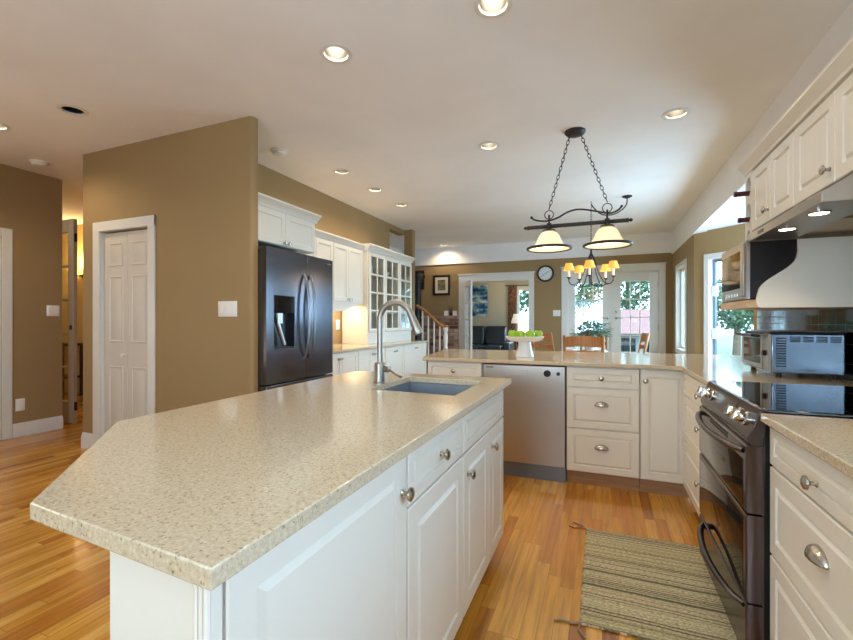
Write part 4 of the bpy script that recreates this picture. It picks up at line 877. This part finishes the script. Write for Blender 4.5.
# cake stand with apples
bx, by = -.614, 3.75
cs = thing('cake_stand', 'white ceramic pedestal stand on the peninsula', 'cake stand', (bx, by, .915))
mb = MB(); mb.lathe([(.076, .9155), (.078, .92), (.074, .93), (.062, .98), (.054, 1.02), (.056, 1.05), (0, 1.05)], (bx, by, 0), n=32); mb.build('pedestal', 'mug', cs)
mb = MB(); mb.lathe([(.05, 1.042), (.11, 1.047), (.148, 1.062), (.164, 1.088), (.158, 1.09), (.143, 1.076), (.1, 1.07), (0, 1.068)], (bx, by, 0), n=40); mb.build('plate', 'mug', cs)
a0 = thing('green_apple', 'green apple at the left rim of the white pedestal stand', 'apple', (bx-.10, by-.03, 1.074), 'apples on the pedestal stand')
mb = MB(); r_ = .037; mb.lathe([(.0, .008), (.012, .002), (.024, .004), (.034, .018), (.038, .038), (.034, .056), (.022, .067), (.01, .066), (0, .06)], (bx-.10, by-.03, 1.072), n=20); mb.build('flesh', 'apple', a0)
mb = MB(); mb.tube([(bx-.10, by-.03, 1.133), (bx-.098, by-.03, 1.148)], .0016, 5); mb.build('stem', 'bark', a0)
for dx, dy, lab in ((-.022, -.07, 'green apple second from left in front on the pedestal stand'), (.058, -.06, 'green apple third from left in front on the pedestal stand'), (.112, -.005, 'green apple at the right rim of the white pedestal stand'), (-.05, .03, 'green apple at the back left of the pedestal stand'), (.035, .045, 'green apple at the back right of the pedestal stand')):
    dup(a0, (bx+dx, by+dy, 1.074), lab)
# rug
rg_ = thing('woven_rug', 'striped sage and beige woven rug on the floor before the range', 'rug', (.17, 2.27, .001))
mb = MB(); R = []; N = 40
for k in range(N+1):
    f = k/N; y = 1.85+.85*f; w = .004*math.sin(k*2.1)
    R.append([(-.083+w, y-.012, .002), (.522, y, .002), (.522, y, .010), (-.083+w, y-.012, .010)])
mb.rings(R); mb.build('weave', 'rug', rg_, smooth=False)
for p in ([(-.08, 1.845, .006), (-.11, 1.83, .006), (-.15, 1.835, .005), (-.18, 1.82, .005)], [(-.08, 1.845, .006), (-.085, 1.80, .006), (-.06, 1.76, .005)], [(-.083, 2.685, .006), (-.12, 2.70, .006), (-.15, 2.68, .005), (-.18, 2.70, .005)], [(-.083, 2.685, .006), (-.11, 2.73, .006), (-.16, 2.75, .005)]):
    mb = MB(); mb.tube([(x, y, z) for x, y, z in p], .0045, 6); mb.build('tassel', 'cord', rg_)

# ================================================================== FAR ROOM THINGS
ck = thing('wall_clock', 'round black-rimmed wall clock beside the living room opening', 'clock', (-1.045, 8.9, 2.168))
mb = MB(lambda a, b, c: (-1.045+a, 8.9-b, 2.168+c)); mb.lathe([(.155, 0), (.168, .012), (.165, .035), (.15, .04), (.132, .03), (.132, .012), (0, .012)], ax='y', n=36); mb.build('rim', 'black', ck)
mb = MB(lambda a, b, c: (-1.045+a, 8.9-b, 2.168+c)); mb.lathe([(.132, .012), (.132, .016), (0, .016)], ax='y', n=36); dl = mb.build('dial', 'white', ck)
mb = MB(lambda a, b, c: (-1.045+a, 8.9-b, 2.168+c))
for k in range(12): a = PI/6*k; mb.tube([(.105*math.cos(a), .0165, .105*math.sin(a)), (.122*math.cos(a), .0165, .122*math.sin(a))], .003, 5)
mb.build('hour_marks', 'iron', dl)
for L, a in ((.07, 38), (.1, 30)):
    mb = MB(lambda a_, b, c: (-1.045+a_, 8.9-b, 2.168+c)); an = math.radians(a if L < .08 else 215); mb.tube([(0, .019, 0), (L*math.cos(an), .019, L*math.sin(an))], .004, 6); mb.build('hand', 'iron', ck)
def framed(name, label, Mf, u0, u1, z0, z1, fr, matw, mprint, cat='picture'):
    x, y, z = Mf(.5*(u0+u1), 0, z0); r = thing(name, label, cat, (x, y, z))
    mb = MB(Mf); mb.rings([[(u0+a, w, z0+a), (u1-a, w, z0+a), (u1-a, w, z1-a), (u0+a, w, z1-a)] for a, w in ((0, 0), (0, .025), (fr*.5, .03), (fr, .02), (fr, .012))]); mb.build('frame', 'frame', r)
    a = fr
    if matw: mb = MB(Mf); mb.box(u0+a, u1-a, .012, .014, z0+a, z1-a); mb.build('mat', 'matboard', r); a += matw
    mb = MB(Mf); mb.box(u0+a, u1-a, .012, .0155, z0+a, z1-a); mb.build('print', mprint, r); return r
framed('framed_picture', 'dark framed picture with a cream mat above the brick hearth', F('-y', 8.9), -3.45, -3.06, 1.785, 2.225, .045, .06, 'print')
framed('framed_picture', 'dark picture half hidden behind the black stove pipe', F('-y', 8.9), -4.02, -3.67, 1.93, 2.345, .04, 0, 'black')
mb = MB(F('-y', 8.898)); mb.box(-4.19, -2.87, 0, .10, 0, 1.30); mb.box(-4.19, -2.86, 0, .13, 1.30, 1.335); tag(mb.build('brick_hearth', 'brick', None, .004), 'low red brick hearth wall left of the living room opening', 'hearth')
sv = thing('wood_stove', 'black wood stove with a tall pipe on the brick hearth', 'stove', (-3.75, 8.5, 0))
mb = MB(); mb.box(-4.02, -3.48, 8.28, 8.74, .15, .78); mb.box(-4.05, -3.45, 8.25, 8.76, .78, .81)
for x in (-3.97, -3.53):
    for y in (8.33, 8.69): mb.box(x-.02, x+.02, y-.02, y+.02, 0, .15)
mb.build('firebox', 'black', sv, .006)
mb = MB(); mb.lathe([(.075, .81), (.075, 2.06), (.095, 2.06), (.095, 2.12), (.08, 2.2), (0, 2.2)], (-3.66, 8.5, 0)); mb.tube([(-3.66, 8.5, 2.13), (-3.66, 8.62, 2.2), (-3.66, 8.76, 2.2)], .07, 14); mb.build('flue_pipe', 'black', sv)
mb = MB(F('-y', 8.28)); mb.panel(-3.95, -3.55, .25, .68, t=.02, style='flat'); mb.build('door', 'iron', sv)
for a, b, lab in ((-3.17, -3.08, 'white card standing on the brick hearth, left of two'), (-2.97, -2.89, 'white card standing on the brick hearth, right of two')):
    mb = MB(); mb.rings([[(a, 8.80, 1.3355), (b, 8.80, 1.3355), (b, 8.86, 1.3355), (a, 8.86, 1.3355)], [(a, 8.824, 1.44), (b, 8.824, 1.44), (b, 8.836, 1.44), (a, 8.836, 1.44)]]); tag(mb.build('greeting_card', 'plastic'), lab, 'card', 'cards on the hearth')
vs_ = thing('twig_vase', 'small dark vase of twigs on the brick hearth', 'vase', (-3.025, 8.85, 1.3355))
mb = MB(); mb.lathe([(.02, 1.3355), (.028, 1.36), (.018, 1.41), (.02, 1.42), (0, 1.415)], (-3.025, 8.85, 0), n=12); mb.build('vase', 'iron', vs_)
mb = MB()
for k in range(5): mb.tube([(-3.025, 8.85, 1.41), (-3.025+.02*(k-2), 8.85, 1.48), (-3.025+.035*(k-2), 8.85, 1.54+.02*(k % 2))], .004, 5)
mb.build('twigs', 'bark', vs_)
# stair railing
rl = thing('stair_railing', 'oak handrail with white balusters and newel beyond the left counter', 'railing', (-2.7, 7.2, 0))
P_ = [(-3.12, 1.50), (-2.95, 1.40), (-2.80, 1.27), (-2.66, 1.155), (-2.60, 1.13), (-2.53, 1.13)]
mb = MB(); mb.tube([(x, 7.2, z) for x, z in smooth_curve(P_)], .028, 10, flat=.9); mb.build('handrail', 'wood', rl)
mb = MB(); mb.box(-2.60, -2.52, 7.16, 7.24, 0, .72); mb.lathe([(.035, .72), (.045, .74), (.03, .78), (.04, .86), (.042, .95), (.028, 1.02), (.04, 1.05), (.03, 1.09), (.02, 1.11)], (-2.56, 7.2, 0), n=14); mb.box(-2.595, -2.525, 7.165, 7.235, 1.06, 1.105); mb.build('newel_post', 'trim', rl, .003)
for x, z in ((-2.67, 1.14), (-2.78, 1.23), (-2.89, 1.33), (-3.0, 1.415)):
    mb = MB(); mb.lathe([(.016, 0), (.016, .4), (.013, .45), (.017, .8), (.012, z)], (x, 7.2, 0), n=8); mb.build('baluster', 'trim', rl)
# living room
mb = MB(F('-y', 12.496)); mb.panel(-3.95, -3.13, 1.37, 2.27, t=.035, style='slab'); tag(mb.build('canvas_painting', 'canvas'), 'unframed blue and white abstract canvas on the living room wall', 'painting')
sf = thing('leather_sofa', 'dark navy leather sofa in the living room', 'sofa', (-3.2, 11.7, 0))
mb = MB(); mb.box(-3.85, -2.3, 11.3, 12.2, .08, .42); mb.build('base', 'leather', sf, .03)
for x in (-3.8, -2.35):
    for y in (11.35, 12.1): mb = MB(); mb.box(x, x+.06, y, y+.06, 0, .08); mb.build('foot', 'frame', sf)
for x in (-3.9, -2.42): mb = MB(); mb.box(x, x+.2, 11.25, 12.2, .08, .66); mb.build('arm', 'leather', sf, .05)
for a, b in ((-3.68, -3.09), (-3.06, -2.46)):
    mb = MB(); mb.box(a, b, 11.22, 11.95, .40, .56); mb.build('seat_cushion', 'leather', sf, .04)
    mb = MB(); mb.rings([[(a, 11.88, .54), (b, 11.88, .54), (b, 12.2, .54), (a, 12.2, .54)], [(a, 11.98, 1.08), (b, 11.98, 1.08), (b, 12.25, 1.08), (a, 12.25, 1.08)]]); mb.build('back_cushion', 'leather', sf, .06)
cu = thing('curtain', 'rust patterned curtain beside the living room window', 'curtain', (-2.39, 12.4, 0))
mb = MB(); R = [[(-2.50+.0083*k, 12.40+.03*math.sin(k*.9), z) for k in range(31)]+[(-2.50+.0083*k, 12.41+.03*math.sin(k*.9), z) for k in range(30, -1, -1)] for z in (.05, 2.22)]; mb.rings(R); mb.build('panel', 'curtain', cu)
mb = MB(); mb.tube([(-2.6, 12.42, 2.24), (-1.2, 12.42, 2.24)], .012, 8); mb.build('rod', 'iron', cu)
st = thing('side_table', 'dark side table beside the living room sofa', 'side table', (-1.97, 11.7, 0))
mb = MB(); mb.box(-2.18, -1.75, 11.5, 11.95, .64, .68); mb.build('top', 'frame', st, .004)
for x in (-2.16, -1.81):
    for y in (11.53, 11.9): mb = MB(); mb.box(x, x+.04, y, y+.04, 0, .64); mb.build('leg', 'frame', st)
lp = thing('table_lamp', 'white shaded table lamp on the living room side table', 'lamp', (-2.06, 11.7, .68))
mb = MB(); mb.lathe([(.08, .6805), (.08, .70), (.03, .72), (.06, .82), (.05, .95), (.015, 1.0), (.012, 1.2), (0, 1.2)], (-2.06, 11.7, 0)); mb.build('base', 'mug', lp)
mb = MB(); mb.lathe([(.22, 1.16), (.15, 1.41), (.147, 1.41), (.217, 1.16)], (-2.06, 11.7, 0), n=28, open_=True); mb.build('lamp_shade', 'lampshade', lp)
bulb('table_lamp_bulb', (-2.06, 11.7, 1.3), 14, (1, .85, .65), .06)
# hall things
sc = thing('wall_sconce', 'glowing amber wall sconce in the hall behind the open glass door', 'sconce', (-7.95, 4.5, 2.2))
mb = MB(); mb.lathe([(.05, 0), (.05, -.02), (.02, -.03), (.015, -.1), (0, -.1)], (-7.95, 4.5, 1.97), 'y', 14); mb.build('bracket', 'iron', sc)
mb = MB(); mb.lathe([(.03, 1.97), (.08, 1.99), (.11, 2.06), (.10, 2.06), (.07, 2.0), (.02, 1.98)], (-7.95, 4.38, 0), n=20); mb.build('glass_bowl', 'sconceglass', sc)
bulb('sconce_bulb', (-7.95, 4.36, 2.2), 20, (1, .72, .36), .06); bulb('hall_lamp', (-7.5, 2.0, 2.55), 22, (1, .80, .52), .15)
hb = thing('hall_console', 'dark wooden console with shelves in the hall behind the glass door', 'console', (-8.3, 4.3, 0))
mb = MB(); mb.box(-8.95, -7.85, 4.1, 4.48, .82, .86); mb.build('top', 'frame', hb, .004)
for x in (-8.93, -7.92):
    for y in (4.12, 4.41): mb = MB(); mb.box(x, x+.05, y, y+.05, 0, .82); mb.build('leg', 'frame', hb)
mb = MB(); mb.box(-8.9, -7.9, 4.14, 4.44, .3, .33); mb.build('shelf', 'frame', hb)

# ================================================================== OUTSIDE
mb = MB(); mb.box(-30, 40, 9.05, 60, -.5, -.35); mb.box(2.3, 40, -20, 9.05, -.5, -.35); struct(mb, 'ground', 'grass', 'pale lawn outside')
def tree(label, x, y, h, r, seed):
    t_ = thing('garden_tree', label, 'tree', (x, y, -.35), 'trees outside the windows'); R_ = random.Random(seed)
    mb = MB(); mb.tube([(x, y, -.35), (x+.05, y, h*.4), (x, y, h*.7)], [.16, .12, .06], 8); mb.build('trunk', 'bark', t_)
    mb = MB()
    for k in range(1700):
        v = Vector((R_.gauss(0, 1), R_.gauss(0, 1), R_.gauss(0, 1))).normalized()*(r*R_.uniform(.5, .9)); p = Vector((x, y, h*.62))+Vector((v.x, v.y, v.z*h*.42/r))
        a = Vector((R_.gauss(0, 1), R_.gauss(0, 1), R_.gauss(0, 1))).normalized(); b = a.cross(Vector((R_.gauss(0, 1), R_.gauss(0, 1), 1))).normalized(); q = r*.09
        i = mb.vs([tuple(p-a*q), tuple(p+b*q*.5), tuple(p+a*q), tuple(p-b*q*.5)]); mb.Fc.append([i, i+1, i+2, i+3])
    mb.build('crown', 'tree', t_, smooth=False)
for k, (x, y, h, r, lab) in enumerate(((-4.2, 20, 5.2, 1.9, 'leafy tree seen through the living room window'), (-1.6, 26.5, 5.6, 1.9, 'leafy tree seen through the left french door'), (1.4, 29, 6.0, 1.9, 'leafy tree above the red roof in the right french door'), (5.3, 22, 3.2, 1.4, 'leafy tree outside the angled bay window'), (7.6, 26, 4.6, 1.9, 'leafy tree farther out beyond the bay window'), (5.6, 6.6, 2.4, 1.2, 'low bushy tree outside the bay window'))):
    tree(lab, x, y, h, r, k)
hs = thing('garden_house', 'pale outbuilding with a faded red roof beyond the french doors', 'house', (1.1, 21, -.35))
mb = MB(); mb.box(.35, 2.6, 20, 24, -.35, .75); mb.build('walls', 'siding', hs)
mb = MB(); mb.rings([[(x, y, z) for y, z in ((19.6, .7), (22, 1.75), (24.4, .7))] for x in (.05, 2.9)]); mb.build('roof', 'redroof', hs)
for x in (.7, 1.7): mb = MB(); mb.box(x, x+.6, 19.97, 20.0, -.05, .5); mb.build('window', 'darkglass', hs)
